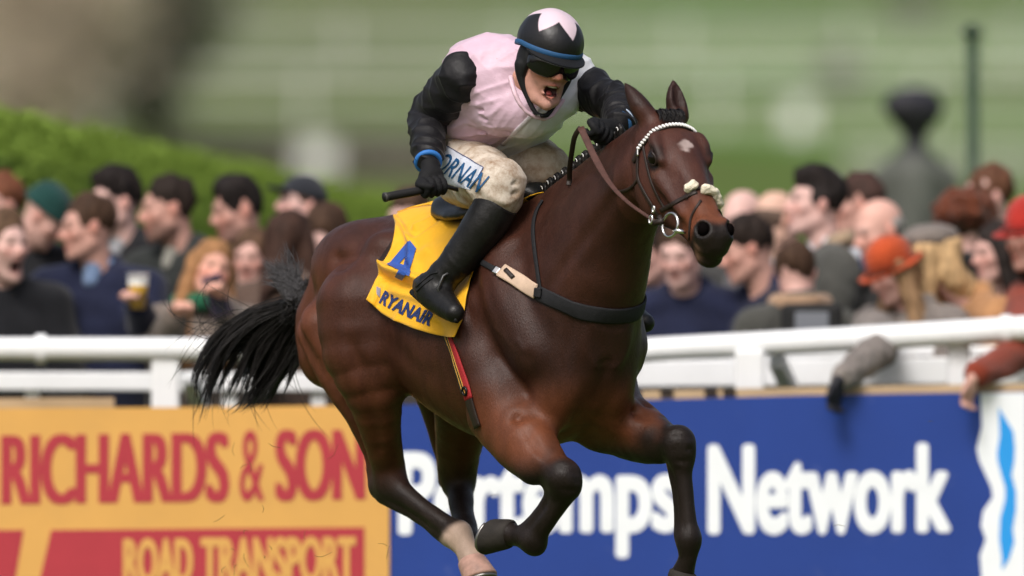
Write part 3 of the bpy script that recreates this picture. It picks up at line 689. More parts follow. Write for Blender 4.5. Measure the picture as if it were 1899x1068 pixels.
    for g_ in (-1, 1):
        el, ha, _ = joints[g_]; F.tube([(*(nb + bi * g_ * 0.10 - up * 0.035), 0.065 * sB), (*(sh[g_]), 0.078 * sB), (*(sh[g_] * 0.5 + el * 0.5), 0.074), (*el, 0.064), (*(el * 0.45 + ha * 0.55), 0.054), (*(el * 0.08 + ha * 0.92), 0.043)], k=0.035)
    F.tube([(*(nb - bi * 0.05 + up * 0.035 - bf * 0.02), 0.036), (*(nb - bf * 0.07 + up * 0.045), 0.036), (*(nb + bi * 0.05 + up * 0.035 - bf * 0.02), 0.036)], k=0.03)
    w1 = wrinkle(seed + 200, (0.2, 0.1, 1.0), 26.0, 9.0, 0.008 if not fuzz else 0.004); F.add(w1)
    if fuzz: nz = Noise(seed + 5); F.add(lambda X, Y_, Z: 0.006 * nz(X, Y_, Z, 150.0))
    if shirt is not None or True:
        F.ell(nb + bf * 0.11 + up * 0.01, (0.035, 0.04, 0.05), k=0.02, op='s') if shirt is not None else None
    v, q = F.mesh(1); ct = mesh_obj('coat', v, q, coat_mat(coat, fuzz), o)
    if collar is not None:
        F = Field(nb - 0.2, nb + 0.2, 0.009); F.tube([(*(nb + bi * -0.06 + bf * 0.085 - up * 0.08), 0.026), (*(nb - bi * 0.088 - bf * 0.01 + up * 0.025), 0.032), (*(nb - bf * 0.092 + up * 0.05), 0.034), (*(nb + bi * 0.088 - bf * 0.01 + up * 0.025), 0.032), (*(nb + bi * 0.06 + bf * 0.085 - up * 0.08), 0.026)], k=0.02, n=14)
        nz = Noise(seed + 6); F.add(lambda X, Y_, Z: 0.003 * nz(X, Y_, Z, 120.0)); v, q = F.mesh(1); mesh_obj('collar', v, q, coat_mat(collar, True), o)
    if shirt is not None:
        F = Field(nb - 0.2, nb + 0.2, 0.009); F.tube([(*(nb + bf * 0.03 + up * 0.02), 0.042), (*(nb + bf * 0.06 - up * 0.03), 0.03)], k=0.02); F.tube([(*(nb + bi * -0.055 + up * 0.035), 0.024), (*(nb - bf * 0.055 + up * 0.05), 0.022), (*(nb + bi * 0.055 + up * 0.035), 0.024)], k=0.02, n=9)
        v, q = F.mesh(1); mesh_obj('shirt', v, q, coat_mat(shirt), o)
    if scarf is not None:
        F = Field(nb - 0.2, nb + 0.2, 0.009); F.tube([(*(nb + np.array(bi) * 0.085 * math.cos(a) + bf * (0.085 * math.sin(a)) + up * 0.035), 0.036) for a in np.linspace(0, 2 * math.pi, 12)], k=0.02); nz = Noise(seed + 7); F.add(lambda X, Y_, Z: 0.005 * nz(X, Y_, Z, 90.0)); v, q = F.mesh(1); mesh_obj('scarf', v, q, coat_mat(scarf, True), o)
    # legs
    F = Field(np.array((hip[0] - 0.28, hip[1] - 0.22, 0.02)), hip + np.array((0.28, 0.22, 0.06)), 0.016)
    for g_ in (-1, 1): F.tube([(*(hip + bi * g_ * 0.085 - up * 0.02), 0.10), (*(base + bi * g_ * 0.10 + up * hip[2] * 0.52), 0.072), (*(base + bi * g_ * 0.105 + up * 0.07), 0.055)], k=0.03)
    v, q = F.mesh(1); mesh_obj('trousers', v, q, M_TROUS, o)
    for g_ in (-1, 1): MB().tube(np.array([(*(base + bi * g_ * 0.105 - bf * 0.06 + up * 0.045), 0.038), (*(base + bi * g_ * 0.105 + bf * 0.08 + up * 0.042), 0.042), (*(base + bi * g_ * 0.11 + bf * 0.17 + up * 0.032), 0.03)]), 8).build('shoe', M_SHOE, o, smooth=True)
    # hair
    style = hair[0]
    if style not in ('bald', 'none'):
        F = Field(c - 0.46 * s * np.array((0.45, 0.45, 1)), c + 0.19 * s, 0.0075)
        F.ell(L(0, -0.016, 0.042), np.array((0.083 if style != 'undercut' else 0.077, 0.101, 0.096)) * s, A, k=0)
        if style == 'quiff': F.ell(L(0, 0.020, 0.108), np.array((0.058, 0.062, 0.034)) * s, A, k=0.06)
        F.ell(L(0, 0.100, -0.035), np.array((0.072, 0.080, 0.100)) * s, A, k=0.015, op='s')
        F.tube([(*L(-0.10, 0.03, -0.06), 0.052 * s), (*L(-0.11, 0.06, 0.00), 0.035 * s)], k=0.01, op='s'); F.tube([(*L(0.10, 0.03, -0.06), 0.052 * s), (*L(0.11, 0.06, 0.00), 0.035 * s)], k=0.01, op='s')
        cutu = {'undercut': 0.030, 'short': -0.055, 'quiff': -0.04}.get(style, -0.10)
        if style == 'undercut': F.ell(L(0, 0.02, 0.105), np.array((0.066, 0.085, 0.040)) * s, A, k=0.02)
        if hat:
            hi_ = L(0, 0, 0.045); F.cut(lambda X, Y_, Z: (X - hi_[0]) * A[2][0] + (Y_ - hi_[1]) * A[2][1] + (Z - hi_[2]) * A[2][2])
        lo_ = L(0, 0, cutu); F.cut(lambda X, Y_, Z: -((X - lo_[0]) * A[2][0] + (Y_ - lo_[1]) * A[2][1] + (Z - lo_[2]) * A[2][2]))
        if style == 'midlong': F.tube([(*L(0, -0.075, 0.03), 0.055 * s), (*L(0, -0.080, -0.08), 0.060 * s), (*(nb - bf * 0.09 - up * 0.02), 0.050 * s)], k=0.04, n=9); F.tube([(*L(0.062, 0.01, 0.02), 0.042 * s), (*L(0.070, 0.015, -0.09), 0.044 * s), (*L(0.05, 0.02, -0.19), 0.036 * s)], k=0.04, n=8); F.tube([(*L(-0.062, 0.01, 0.02), 0.042 * s), (*L(-0.070, 0.015, -0.09), 0.044 * s), (*L(-0.05, 0.02, -0.19), 0.036 * s)], k=0.04, n=8)
        if style == 'long':
            dn = -up
            for g_ in (-1, 1):
                b0 = L(g_ * 0.070, -0.01, 0.02); F.tube([(*b0, 0.040 * s), (*(L(g_ * 0.082, 0.0, -0.08)), 0.042 * s), (*(sh[g_] * 0.45 + nb * 0.55 + bf * 0.06 - up * 0.02), 0.042 * s), (*(sh[g_] * 0.4 + nb * 0.6 + bf * 0.12 - up * 0.16), 0.030 * s)], k=0.03, n=9)
            F.tube([(*L(0, -0.075, 0.03), 0.055 * s), (*L(0, -0.085, -0.08), 0.062 * s), (*(nb - bf * 0.11 - up * 0.06), 0.055 * s), (*(nb - bf * 0.13 - up * 0.2), 0.035 * s)], k=0.04, n=9)
        nz, nz2 = Noise(seed + 11), Noise(seed + 12); am = 0.45 if 'long' in style else 1.0; F.add(lambda X, Y_, Z: 0.008 * am * nz(X, Y_, Z * (0.2 if am < 1 else 0.45), 85.0 / am ** 0.6) + 0.0035 * nz2(X, Y_, Z * 0.4, 200.0))
        v, q = largest(*F.mesh(1)); mesh_obj('hair', v, q, hair_mat(hc_), o)
    elif style == 'bald' and hair[1] is not None:
        F = Field(c - 0.2 * s, c + 0.2 * s, 0.0075); F.ell(L(0, -0.018, 0.012), np.array((0.079, 0.092, 0.07)) * s, A, k=0); F.ell(L(0, 0.11, 0.0), np.array((0.12, 0.105, 0.2)) * s, A, k=0.01, op='s'); F.ell(L(0, 0, 0.13), np.array((0.13, 0.15, 0.10)) * s, A, k=0.01, op='s')
        v, q = F.mesh(1)
        v, q = largest(v, q) if len(q) else (v, q)
        if len(q): mesh_obj('hair', v, q, hair_mat(hair[1]), o)
    # hats
    if hat:
        kind, hcol = hat; F = Field(c - 0.24 * s, c + 0.28 * s, 0.0075); fz = kind in ('fur',)
        if kind == 'beanie': F.ell(L(0, -0.014, 0.055), np.array((0.089, 0.107, 0.092)) * s, A, k=0); lo_ = L(0, 0, 0.028); F.tube([(*L(0.086 * math.cos(a), -0.012 + 0.103 * math.sin(a), 0.040), 0.014 * s) for a in np.linspace(0, 6.283, 18)], k=0.01)
        if kind == 'flatcap': F.ell(L(0, -0.008, 0.075), np.array((0.096, 0.118, 0.058)) * s, A, k=0); F.ell(L(0, 0.105, 0.052), np.array((0.075, 0.055, 0.012)) * s, A, k=0.015); lo_ = L(0, 0, 0.035)
        if kind == 'cloche':
            F.ell(L(0, -0.01, 0.062), np.array((0.094, 0.112, 0.098)) * s, A, k=0); F.tube([(*L(0.118 * math.cos(a), 0.0 + 0.140 * math.sin(a), 0.022 - 0.006 * math.sin(a)), 0.020 * s) for a in np.linspace(0, 6.283, 24)], k=0.03, flat=(A[2], 2.6)); lo_ = L(0, 0, 0.006)
        if kind == 'cap': F.ell(L(0, -0.014, 0.050), np.array((0.088, 0.106, 0.090)) * s, A, k=0); F.ell(L(0, 0.125, 0.048), np.array((0.062, 0.062, 0.010)) * s, A, k=0.012); lo_ = L(0, 0, 0.034)
        if kind == 'fur': F.ell(L(0, -0.012, 0.070), np.array((0.125, 0.135, 0.100)) * s, A, k=0); lo_ = L(0, 0, 0.010)
        F.cut(lambda X, Y_, Z: -((X - lo_[0]) * A[2][0] + (Y_ - lo_[1]) * A[2][1] + (Z - lo_[2]) * A[2][2]))
        if fz: nz = Noise(seed + 15); F.add(lambda X, Y_, Z: 0.014 * nz(X, Y_, Z, 105.0))
        else: nz = Noise(seed + 15); F.add(lambda X, Y_, Z: 0.003 * nz(X, Y_, Z, 60.0))
        v, q = F.mesh(1); ho_ = mesh_obj('hat', v, q, coat_mat(hcol, True), o)
        if kind == 'cloche': MB().tube(np.array([(*L(0.098 * math.cos(a), -0.008 + 0.117 * math.sin(a), 0.040), 0.009 * s) for a in np.linspace(0, 6.283, 30)]), 6, cap=False).build('hat_band', coat_mat(tuple(np.array(hcol) * 0.5)), ho_, smooth=True)
    return o, L, nb, joints
GR = 'spectators behind the rail'
def ppl(*a, **k): return person(*a, group=GR, **k)
# left of the horse
ppl(8, 452, 7.3, 38, 2, 'man at the left edge shouting with his mouth wide open, dark coat', skin=SKIN3, hair=('short', LBR), coat=BLACKC, mouth=1.3, s=1.06, body_yaw=20, stub=0.5, seed=1)
ppl(2, 378, 9.4, -60, 0, 'reddish brown haired head at the far left edge behind the shouting man', hair=('short', (0.13, 0.045, 0.022)), coat=BLACKC, seed=2)
ppl(84, 402, 8.5, 70, 38, 'person in a dark green knitted hat bending forward', hair=('none', DKBR), hat=('beanie', (0.010, 0.045, 0.040)), coat=BLACKC, seed=3)
beer_h = P(262, 528, 6.9)
o3, L3, nb3, j3 = ppl(162, 422, 7.5, -72, 4, 'brown haired man in a navy coat holding up a cup of beer', skin=SKIN2, hair=('short', BROWN), coat=NAVY, s=1.06, body_yaw=-25, shirt=(0.14, 0.20, 0.32), arms={1: (P(282, 640, 7.3), P(252, 560, 6.98))}, seed=4)
ppl(214, 375, 8.6, -62, 0, 'tall man with thick black hair and black coat looking left', skin=SKIN3, hair=('quiff', (0.012, 0.008, 0.007)), coat=BLACKC, s=1.07, shirt=(0.3, 0.3, 0.32), seed=5)
ppl(312, 388, 8.3, -76, 4, 'dark haired man with a beard in profile, unzipped black jacket', skin=SKIN2, hair=('short', DKBR), coat=(0.022, 0.025, 0.024), stub=0.75, s=1.10, shirt=(0.26, 0.25, 0.22), seed=6)
ppl(440, 392, 8.4, -66, 8, 'black haired man in a grey jacket behind the blonde woman', skin=SKIN2, hair=('quiff', (0.014, 0.010, 0.009)), coat=GREYC, stub=0.6, s=1.06, seed=7)
o8, L8, nb8, j8 = ppl(392, 500, 7.2, 18, -4, 'woman with long ginger blonde hair holding a phone to her mouth', skin=(0.66, 0.35, 0.27), hair=('long', (0.30, 0.15, 0.065)), coat=(0.16, 0.13, 0.11), roll=16, s=0.98, body_yaw=10, scarf=(0.02, 0.12, 0.06), arms={1: (P(452, 640, 7.1), P(415, 560, 6.95)), -1: (P(300, 650, 7.1), P(328, 585, 6.9))}, seed=8)
ppl(556, 382, 8.7, -58, -12, 'man in a dark peaked cap looking up to the left', skin=SKIN3, hair=('short', BROWN), hat=('cap', (0.022, 0.024, 0.03)), coat=BLACKC, s=0.98, seed=9)
ppl(540, 452, 7.6, 150, 5, 'woman with long dark brown hair seen from behind beside the tail', hair=('long', (0.045, 0.022, 0.015)), coat=(0.10, 0.065, 0.05), body_yaw=160, s=1.05, seed=10)
ppl(606, 440, 7.9, -20, 30, 'brown haired man bowing his head beside the horse\'s rump', skin=SKIN3, hair=('short', BROWN), coat=(0.13, 0.10, 0.09), s=1.06, seed=11)
ppl(468, 478, 7.8, -18, 5, 'brown haired woman in a ginger brown coat just behind the blonde woman', skin=SKIN1, hair=('long', (0.10, 0.055, 0.032)), coat=(0.25, 0.13, 0.085), s=0.95, seed=12)
ppl(760, 405, 9.0, -40, 10, 'brown haired man half hidden behind the horse\'s back', skin=SKIN3, hair=('short', BROWN), coat=(0.1, 0.09, 0.085), s=1.0, seed=13)
# right of the horse
ppl(1262, 470, 7.6, -20, 16, 'man in a navy jacket with his face under the horse\'s muzzle', skin=SKIN3, hair=('short', BROWN), coat=NAVY, s=1.06, seed=20)
ppl(1205, 470, 8.2, -50, 10, 'man in a dark navy coat close behind the horse\'s neck', hair=('short', DKBR), coat=NAVY, s=1.04, seed=21)
ppl(1376, 408, 9.0, -35, 6, 'balding pink faced man behind the horse\'s nose', skin=SKIN3, hair=('bald', (0.12, 0.09, 0.07)), coat=GREYC, s=1.06, seed=22)
ppl(1385, 462, 7.5, -78, 14, 'dark haired man in a navy coat in profile right of the muzzle', skin=SKIN2, hair=('short', DKBR), coat=NAVY, s=1.08, body_yaw=-60, seed=23)
ppl(1442, 410, 8.8, 120, 6, 'bald head between two dark haired men, seen from behind', skin=(0.62, 0.39, 0.30), hair=('bald', (0.12, 0.08, 0.06)), coat=(0.14, 0.13, 0.14), shirt=(0.7, 0.7, 0.72), s=1.06, seed=24)
ppl(1512, 378, 8.0, -74, -6, 'tall young man with dark swept back hair and a sheepskin collar', skin=SKIN3, hair=('quiff', (0.014, 0.010, 0.009)), coat=(0.075, 0.075, 0.068), collar=(0.40, 0.29, 0.19), shirt=(0.6, 0.62, 0.68), s=1.12, body_yaw=-80, seed=25)
ppl(1590, 382, 8.7, -76, 0, 'brown haired man close behind the young man with the sheepskin collar', skin=SKIN2, hair=('short', (0.05, 0.026, 0.02)), coat=(0.03, 0.04, 0.09), shirt=(0.6, 0.62, 0.68), s=1.06, seed=26)
ppl(1630, 428, 7.8, -58, 14, 'bald old man with a pink scalp beside the orange hat', skin=(0.66, 0.38, 0.31), hair=('bald', (0.30, 0.28, 0.26)), coat=(0.022, 0.022, 0.022), s=1.10, body_yaw=-40, seed=27)
ppl(1655, 505, 6.85, -62, 24, 'woman in a bright orange felt hat leaning over the rail with one arm down', skin=SKIN1, hair=('long', (0.28, 0.17, 0.09)), hat=('cloche', (0.40, 0.062, 0.018)), coat=TWEED, s=0.96, body_yaw=-40, fuzz=True, arms={-1: (P(1630, 650, 6.17), P(1556, 706, 5.85), (-0.25, -0.05, -1.0))}, glove={-1: (0.010, 0.010, 0.016)}, seed=28)
ppl(1724, 478, 6.95, -108, 8, 'woman with long blonde hair in a grey flat cap and camel coat', skin=SKIN1, hair=('midlong', BLOND), hat=('flatcap', (0.17, 0.145, 0.13)), coat=CAMEL, s=1.06, body_yaw=-60, lean=(0.085, 0.03), seed=29)
ppl(1790, 425, 8.3, 165, 0, 'person in a big rust brown fur hat seen from behind', hair=('short', BROWN), hat=('fur', (0.105, 0.030, 0.014)), coat=(0.02, 0.02, 0.02), s=1.05, body_yaw=170, seed=30)
ppl(1830, 368, 9.0, -66, 2, 'ginger brown haired man at the back near the right edge', skin=SKIN3, hair=('short', (0.10, 0.042, 0.022)), coat=(0.10, 0.09, 0.085), s=1.06, seed=31)
ppl(1912, 438, 6.80, -50, 8, 'woman in a red hat and rust coat at the right edge reaching over the rail', skin=SKIN2, hair=('long', DKBR), hat=('cloche', (0.40, 0.030, 0.022)), coat=RUST, s=1.08, body_yaw=-30, lean=(0.13, 0.0), arms={-1: (P(1893, 652, 6.2), P(1806, 700, 5.85), (-0.35, -0.05, -1.0))}, seed=32)
ppl(1848, 470, 7.7, -60, 5, 'dark haired woman in a grey fur coat beside the camel coat', hair=('long', (0.02, 0.014, 0.012)), coat=(0.17, 0.155, 0.14), fuzz=True, s=1.0, seed=33)
ppl(1478, 505, 7.2, 170, 10, 'person in an olive grey coat with a bag, seen from behind', hair=('short', BROWN), coat=(0.062, 0.062, 0.055), s=0.98, body_yaw=-150, scarf=(0.34, 0.22, 0.14), seed=34)
# beer, phone, bag
cb = P(256, 572, 6.90); cup = empty('beer_cup', cb, 'clear plastic cup of pale beer with white foam held up in the crowd', 'cup')
MB().lathe([(0.024, 0.0), (0.026, 0.003), (0.0345, 0.080), (0.035, 0.082)], cb, seg=24).build('beer', mat('pale beer', (0.62, 0.36, 0.04), rough=0.15), cup, smooth=True)
MB().lathe([(0.0352, 0.0825), (0.037, 0.112), (0.03, 0.118), (0.0, 0.119)], cb, seg=24, cap=False).build('foam', mat('white foam', (0.82, 0.80, 0.76), rough=0.8, bump=0.002, bscale=150), cup, smooth=True)
MB().lathe([(0.0, -0.002), (0.026, -0.002), (0.0385, 0.122), (0.040, 0.124), (0.0385, 0.126), (0.0375, 0.122)], cb, seg=24, cap=False).build('plastic', mat('clear plastic', (0.9, 0.92, 0.92), rough=0.05, trans=1.0), cup, smooth=True)
pc = P(402, 548, 6.92); ph = empty('phone', pc, 'dark phone held upright by the blonde woman', 'phone'); Mx = np.stack([unit((0.9, 0.1, 0.3)), unit((0, -1, 0.0)), unit((-0.3, 0.0, 0.9))], 1)
MB().box(pc, np.array((0.036, 0.005, 0.075)), Mx, bev=0.003).build('case', mat('purple phone case', (0.10, 0.055, 0.12), rough=0.4), ph); MB().box(pc + np.array((0, -0.007, 0)), np.array((0.032, 0.001, 0.068)), Mx).build('screen', mat('phone glass', (0.02, 0.02, 0.03), rough=0.1), ph)
bc = P(1505, 610, 6.9); bag = empty('camera_bag', bc, 'black camera bag with a grey panel behind the rail', 'bag'); MB().box(bc, np.array((0.11, 0.06, 0.09)), bev=0.02).build('body', mat('black nylon', (0.012, 0.012, 0.012), rough=0.7), bag); MB().box(bc + np.array((0, -0.062, 0.01)), np.array((0.06, 0.004, 0.05)), bev=0.003).build('panel', mat('grey panel', (0.16, 0.17, 0.19), rough=0.5), bag)
# ================================================================ the horse
# horse frame: s forward, l to the horse's right, z up; heading 60 degrees out of the picture plane
HX0 = 0.0675
def HF(w):                                     # world -> horse frame
    w = np.asarray(w, float); x, y = w[..., 0] - HX0, w[..., 1]
    return np.stack([0.5 * x - 0.866 * y, -(0.866 * x + 0.5 * y), w[..., 2]], -1)
def HW(q):                                     # horse frame -> world
    q = np.asarray(q, float); s, l = q[..., 0], q[..., 1]
    return np.stack([HX0 + 0.5 * s - 0.866 * l, -0.866 * s - 0.5 * l, q[..., 2]], -1)
def HP(px, py, Y, *r): return [*HF(P(px, py, Y)), *r]
HOFF = np.array([0.0, 0, 0])

def build_horse_field(h=0.0066):
    F = Field((-1.30, -0.46, 0.06), (1.30, 0.50, 1.96), h)
    e = np.eye(3)
    # trunk
    s =   [-1.12, -1.08, -1.0, -0.85, -0.7, -0.55, -0.4, -0.2, 0.0, 0.15, 0.28, 0.38, 0.44]
    top = [1.15, 1.25, 1.352, 1.452, 1.480, 1.475, 1.455, 1.44, 1.475, 1.45, 1.35, 1.23, 1.12]
    bot = [1.06, 1.00, 0.97, 0.93, 0.90, 0.88, 0.815, 0.752, 0.735, 0.75, 0.80, 0.87, 0.97]
    w =   [0.05, 0.13, 0.19, 0.245, 0.262, 0.27, 0.28, 0.285, 0.250, 0.205, 0.168, 0.128, 0.065]
    F.prof((0, 0, 0), e[0], e[1], e[2], s, top, bot, w, k=0.02, egg=0.10)
    # neck
    a = unit((0.57, 0, 0.45)); n = np.array([-a[2], 0, a[0]]); NB = np.array((0.16, 0, 1.17))
    F.prof(NB, a, e[1], n, [-0.22, 0.0, 0.13, 0.3, 0.43, 0.58, 0.68, 0.8],
           [0.20, 0.312, 0.300, 0.252, 0.212, 0.158, 0.122, 0.075], [-0.20, -0.295, -0.275, -0.205, -0.145, -0.112, -0.112, -0.10],
           [0.06, 0.182, 0.176, 0.145, 0.120, 0.104, 0.094, 0.078], k=0.09, egg=0.30)
    def nk(t, l, u): return tuple(NB + a * t + n * u + e[1] * l)
    F.tube([(*nk(t, 0, u), r) for t, u, r in ((0.02, 0.285, 0.045), (0.2, 0.262, 0.038), (0.43, 0.185, 0.034), (0.7, 0.095, 0.034))], k=0.06, n=8)
    # shoulder, arm and breast, both sides
    for sg in (1, -1):
        F.tube([(0.02, sg * 0.125, 1.40, 0.06), (0.15, sg * 0.178, 1.20, 0.083), (0.275, sg * 0.148, 1.03, 0.082)], k=0.06, n=8)     # shoulder blade
        F.tube([(0.02, sg * 0.200, 1.13, 0.095), (0.075, sg * 0.212, 0.98, 0.09), (0.12, sg * 0.20, 0.86, 0.075)], k=0.04, n=8)  # triceps
        F.ell((0.325, sg * 0.080, 0.955), (0.09, 0.072, 0.125), k=0.022)                  # breast muscle
        F.tube([(0.34, sg * 0.09, 1.02, 0.055), (0.28, sg * 0.11, 0.835, 0.062), (0.16, sg * 0.13, 0.785, 0.06)], k=0.045)
        # quarters
        F.ell((-0.83, sg * 0.135, 1.285), (0.23, 0.145, 0.165), k=0.06)
        F.tube([(-0.93, sg * 0.12, 1.27, 0.09), (-1.03, sg * 0.15, 1.15, 0.10), (-1.0, sg * 0.16, 1.02, 0.10)], k=0.04, n=8)
        F.tube([(-0.74, sg * 0.19, 1.31, 0.065), (-0.66, sg * 0.23, 1.17, 0.08), (-0.62, sg * 0.225, 1.03, 0.085)], k=0.05, n=8)
        F.ell((-0.585, sg * 0.205, 1.355), (0.06, 0.05, 0.05), k=0.06)                     # point of hip
    # near fore (folded)
    kn, fe = HP(1044, 884, -0.49), HP(988, 1003, -0.36)
    ho = HP(938, 988, -0.27)
    F.tube([HP(935, 735, -0.19, 0.112), HP(952, 778, -0.23, 0.102), HP(985, 824, -0.34, 0.082), HP(1018, 860, -0.42, 0.060), (*kn, 0.050)], k=0.032, n=9)
    F.tube([HP(917, 775, -0.16, 0.078), HP(938, 818, -0.24, 0.060), HP(985, 872, -0.40, 0.043)], k=0.045, n=6)
    F.ell(HP(1050, 888, -0.495), (0.038, 0.036, 0.050), k=0.03); F.ell(HP(1020, 900, -0.44), (0.024, 0.022, 0.026), k=0.02)
    F.ell(HP(1056, 904, -0.495), (0.034, 0.033, 0.034), k=0.025)
    F.tube([(*kn, 0.043), HP(1040, 925, -0.46, 0.034), HP(1017, 963, -0.42, 0.030), (*fe, 0.034)], k=0.035, n=8)
    F.tube([HP(1024, 916, -0.44, 0.024), HP(996, 960, -0.39, 0.0215), HP(972, 990, -0.34, 0.028)], k=0.010, n=6)     # tendons
    F.ell(HP(992, 1008, -0.36), (0.036, 0.033, 0.036), k=0.03)
    F.tube([(*fe, 0.033), HP(962, 994, -0.31, 0.031), (*ho, 0.040)], k=0.03)
    # far fore (reaching)
    kn2, fe2 = HP(1258, 822, -0.31), HP(1278, 998, -0.31)
    F.tube([HP(1118, 735, -0.02, 0.100), HP(1148, 772, -0.06, 0.096), HP(1192, 800, -0.17, 0.080), HP(1228, 815, -0.25, 0.058), (*kn2, 0.047)], k=0.05, n=9)
    F.tube([HP(1118, 790, -0.02, 0.07), HP(1170, 820, -0.12, 0.055), HP(1225, 838, -0.24, 0.036)], k=0.04, n=6)
    F.ell(HP(1262, 822, -0.315), (0.036, 0.033, 0.048), k=0.03); F.ell(HP(1236, 838, -0.27), (0.024, 0.022, 0.026), k=0.02)
    F.ell(HP(1265, 846, -0.312), (0.034, 0.032, 0.038), k=0.025)
    F.tube([(*kn2, 0.040), HP(1267, 880, -0.31, 0.030), HP(1274, 945, -0.31, 0.027), (*fe2, 0.032)], k=0.035, n=8)
    F.tube([HP(1249, 860, -0.29, 0.022), HP(1258, 930, -0.29, 0.019), HP(1266, 990, -0.29, 0.026)], k=0.010, n=6)
    F.ell(HP(1279, 1000, -0.31), (0.034, 0.031, 0.036), k=0.03)
    F.tube([(*fe2, 0.031), HP(1276, 1035, -0.30, 0.029), HP(1268, 1060, -0.28, 0.038)], k=0.025)
    # near hind
    F.tube([HP(675, 570, 0.42, 0.15), HP(675, 650, 0.40, 0.130), HP(692, 722, 0.40, 0.095), HP(706, 800, 0.46, 0.064), HP(720, 858, 0.54, 0.052)], k=0.06, n=9)
    F.tube([HP(604, 610, 0.66, 0.095), HP(630, 690, 0.62, 0.073), HP(670, 780, 0.58, 0.042), HP(696, 860, 0.60, 0.026), HP(701, 900, 0.60, 0.026)], k=0.035, n=8)   # hamstring and Achilles tendon
    F.ell(HP(724, 893, 0.55), (0.050, 0.042, 0.058), k=0.035)
    F.ell(HP(704, 906, 0.585), (0.032, 0.027, 0.036), k=0.025)
    F.tube([HP(726, 900, 0.54, 0.047), HP(757, 923, 0.50, 0.034), HP(805, 958, 0.43, 0.029), HP(848, 988, 0.37, 0.035)], k=0.03, n=8)
    F.tube([HP(712, 920, 0.56, 0.026), HP(765, 951, 0.50, 0.020), HP(832, 999, 0.40, 0.028)], k=0.010, n=6)
    F.ell(HP(850, 993, 0.37), (0.040, 0.038, 0.040), k=0.03)
    F.tube([HP(850, 996, 0.37, 0.038), HP(866, 1020, 0.34, 0.035), HP(876, 1040, 0.32, 0.042)], k=0.025)
    # far hind
    F.tube([HP(890, 600, 0.62, 0.15), HP(872, 700, 0.66, 0.120), HP(856, 790, 0.76, 0.086), HP(848, 865, 0.84, 0.064)], k=0.06, n=8)
    F.tube([HP(806, 690, 0.86, 0.09), HP(815, 770, 0.90, 0.052), HP(828, 860, 0.92, 0.030), HP(828, 890, 0.92, 0.028)], k=0.04, n=6)
    F.ell(HP(850, 893, 0.86), (0.05, 0.042, 0.058), k=0.03)
    F.tube([HP(852, 900, 0.85, 0.048), HP(858, 950, 0.75, 0.036), HP(868, 1005, 0.63, 0.040)], k=0.03, n=6)
    F.tube([HP(868, 1008, 0.63, 0.038), HP(878, 1040, 0.58, 0.036), HP(882, 1056, 0.55, 0.042)], k=0.02)
    # dock of the tail
    F.tube([(-1.00, 0, 1.26, 0.05), (-1.11, 0, 1.27, 0.04), (-1.20, 0.02, 1.24, 0.032)], k=0.04)
    # lines between the muscles, sunk or raised softly; the same on both sides
    both = []
    R_ = lambda pts, amp, sig: both.append((np.array(pts, float), amp, sig))
    R_([(-0.98, 0.24, 1.28), (-0.95, 0.29, 1.17), (-0.88, 0.31, 1.04), (-0.80, 0.30, 0.95)], 0.014, 0.028)   # biceps / semitendinosus
    R_([(-0.64, 0.31, 1.31), (-0.57, 0.33, 1.17), (-0.53, 0.33, 1.02), (-0.47, 0.30, 0.90)], 0.011, 0.034)   # flank fold
    R_([(-0.76, 0.28, 1.33), (-0.74, 0.31, 1.22), (-0.745, 0.32, 1.12)], 0.005, 0.04)
    R_([(-0.90, 0.19, 1.36), (-0.76, 0.25, 1.32), (-0.66, 0.27, 1.33)], 0.010, 0.03)
    R_([(-0.40, 0.30, 1.05), (-0.25, 0.30, 0.98), (-0.08, 0.29, 0.93)], 0.006, 0.04)
    R_([(-0.06, 0.27, 1.30), (-0.055, 0.29, 1.15), (-0.03, 0.30, 1.0), (0.02, 0.30, 0.88)], 0.022, 0.030)   # behind the arm
    R_([(0.10, 0.25, 1.32), (0.19, 0.27, 1.18), (0.27, 0.27, 1.08)], 0.005, 0.025)                        # spine of the shoulder blade
    R_([(0.04, 0.26, 1.17), (0.13, 0.29, 1.07), (0.23, 0.28, 1.0)], 0.008, 0.03)                         # arm / triceps
    R_([(0.24, 0.19, 1.30), (0.33, 0.20, 1.15), (0.40, 0.18, 1.02), (0.36, 0.2, 0.90)], 0.005, 0.035)      # edge of the shoulder on the neck
    R_([(0.33, 0.23, 1.0), (0.34, 0.22, 0.90), (0.28, 0.22, 0.82)], 0.012, 0.025)
    R_([nk(0.18, 0.19, -0.10), nk(0.38, 0.14, -0.07), nk(0.60, 0.11, -0.06)], 0.012, 0.024)               # jugular groove
    R_([nk(0.15, 0.19, 0.06), nk(0.36, 0.145, 0.07), nk(0.58, 0.11, 0.05)], 0.006, 0.03)
    R_([nk(0.10, 0.17, 0.17), nk(0.3, 0.13, 0.15), nk(0.5, 0.10, 0.11)], -0.005, 0.035)
    for p, amp, sig in both:
        F.dent(p, amp * 1.5, sig * 0.8); F.dent(p * np.array((1, -1, 1)), amp * 1.5, sig * 0.8)
    F.dent([(0.36, 0, 1.06), (0.43, 0, 0.97), (0.40, 0, 0.87)], 0.024, 0.024)            # groove of the breast
    for p in ([(958, 772, -0.32), (985, 815, -0.42), (1015, 850, -0.49)], [(930, 790, -0.28), (955, 830, -0.33), (990, 868, -0.44)]):
        F.dent([HP(*q) for q in p], 0.008, 0.016)
    for p in ([(672, 690, 0.28), (690, 760, 0.34), (705, 830, 0.44)],):
        F.dent([HP(*q) for q in p], 0.010, 0.018)
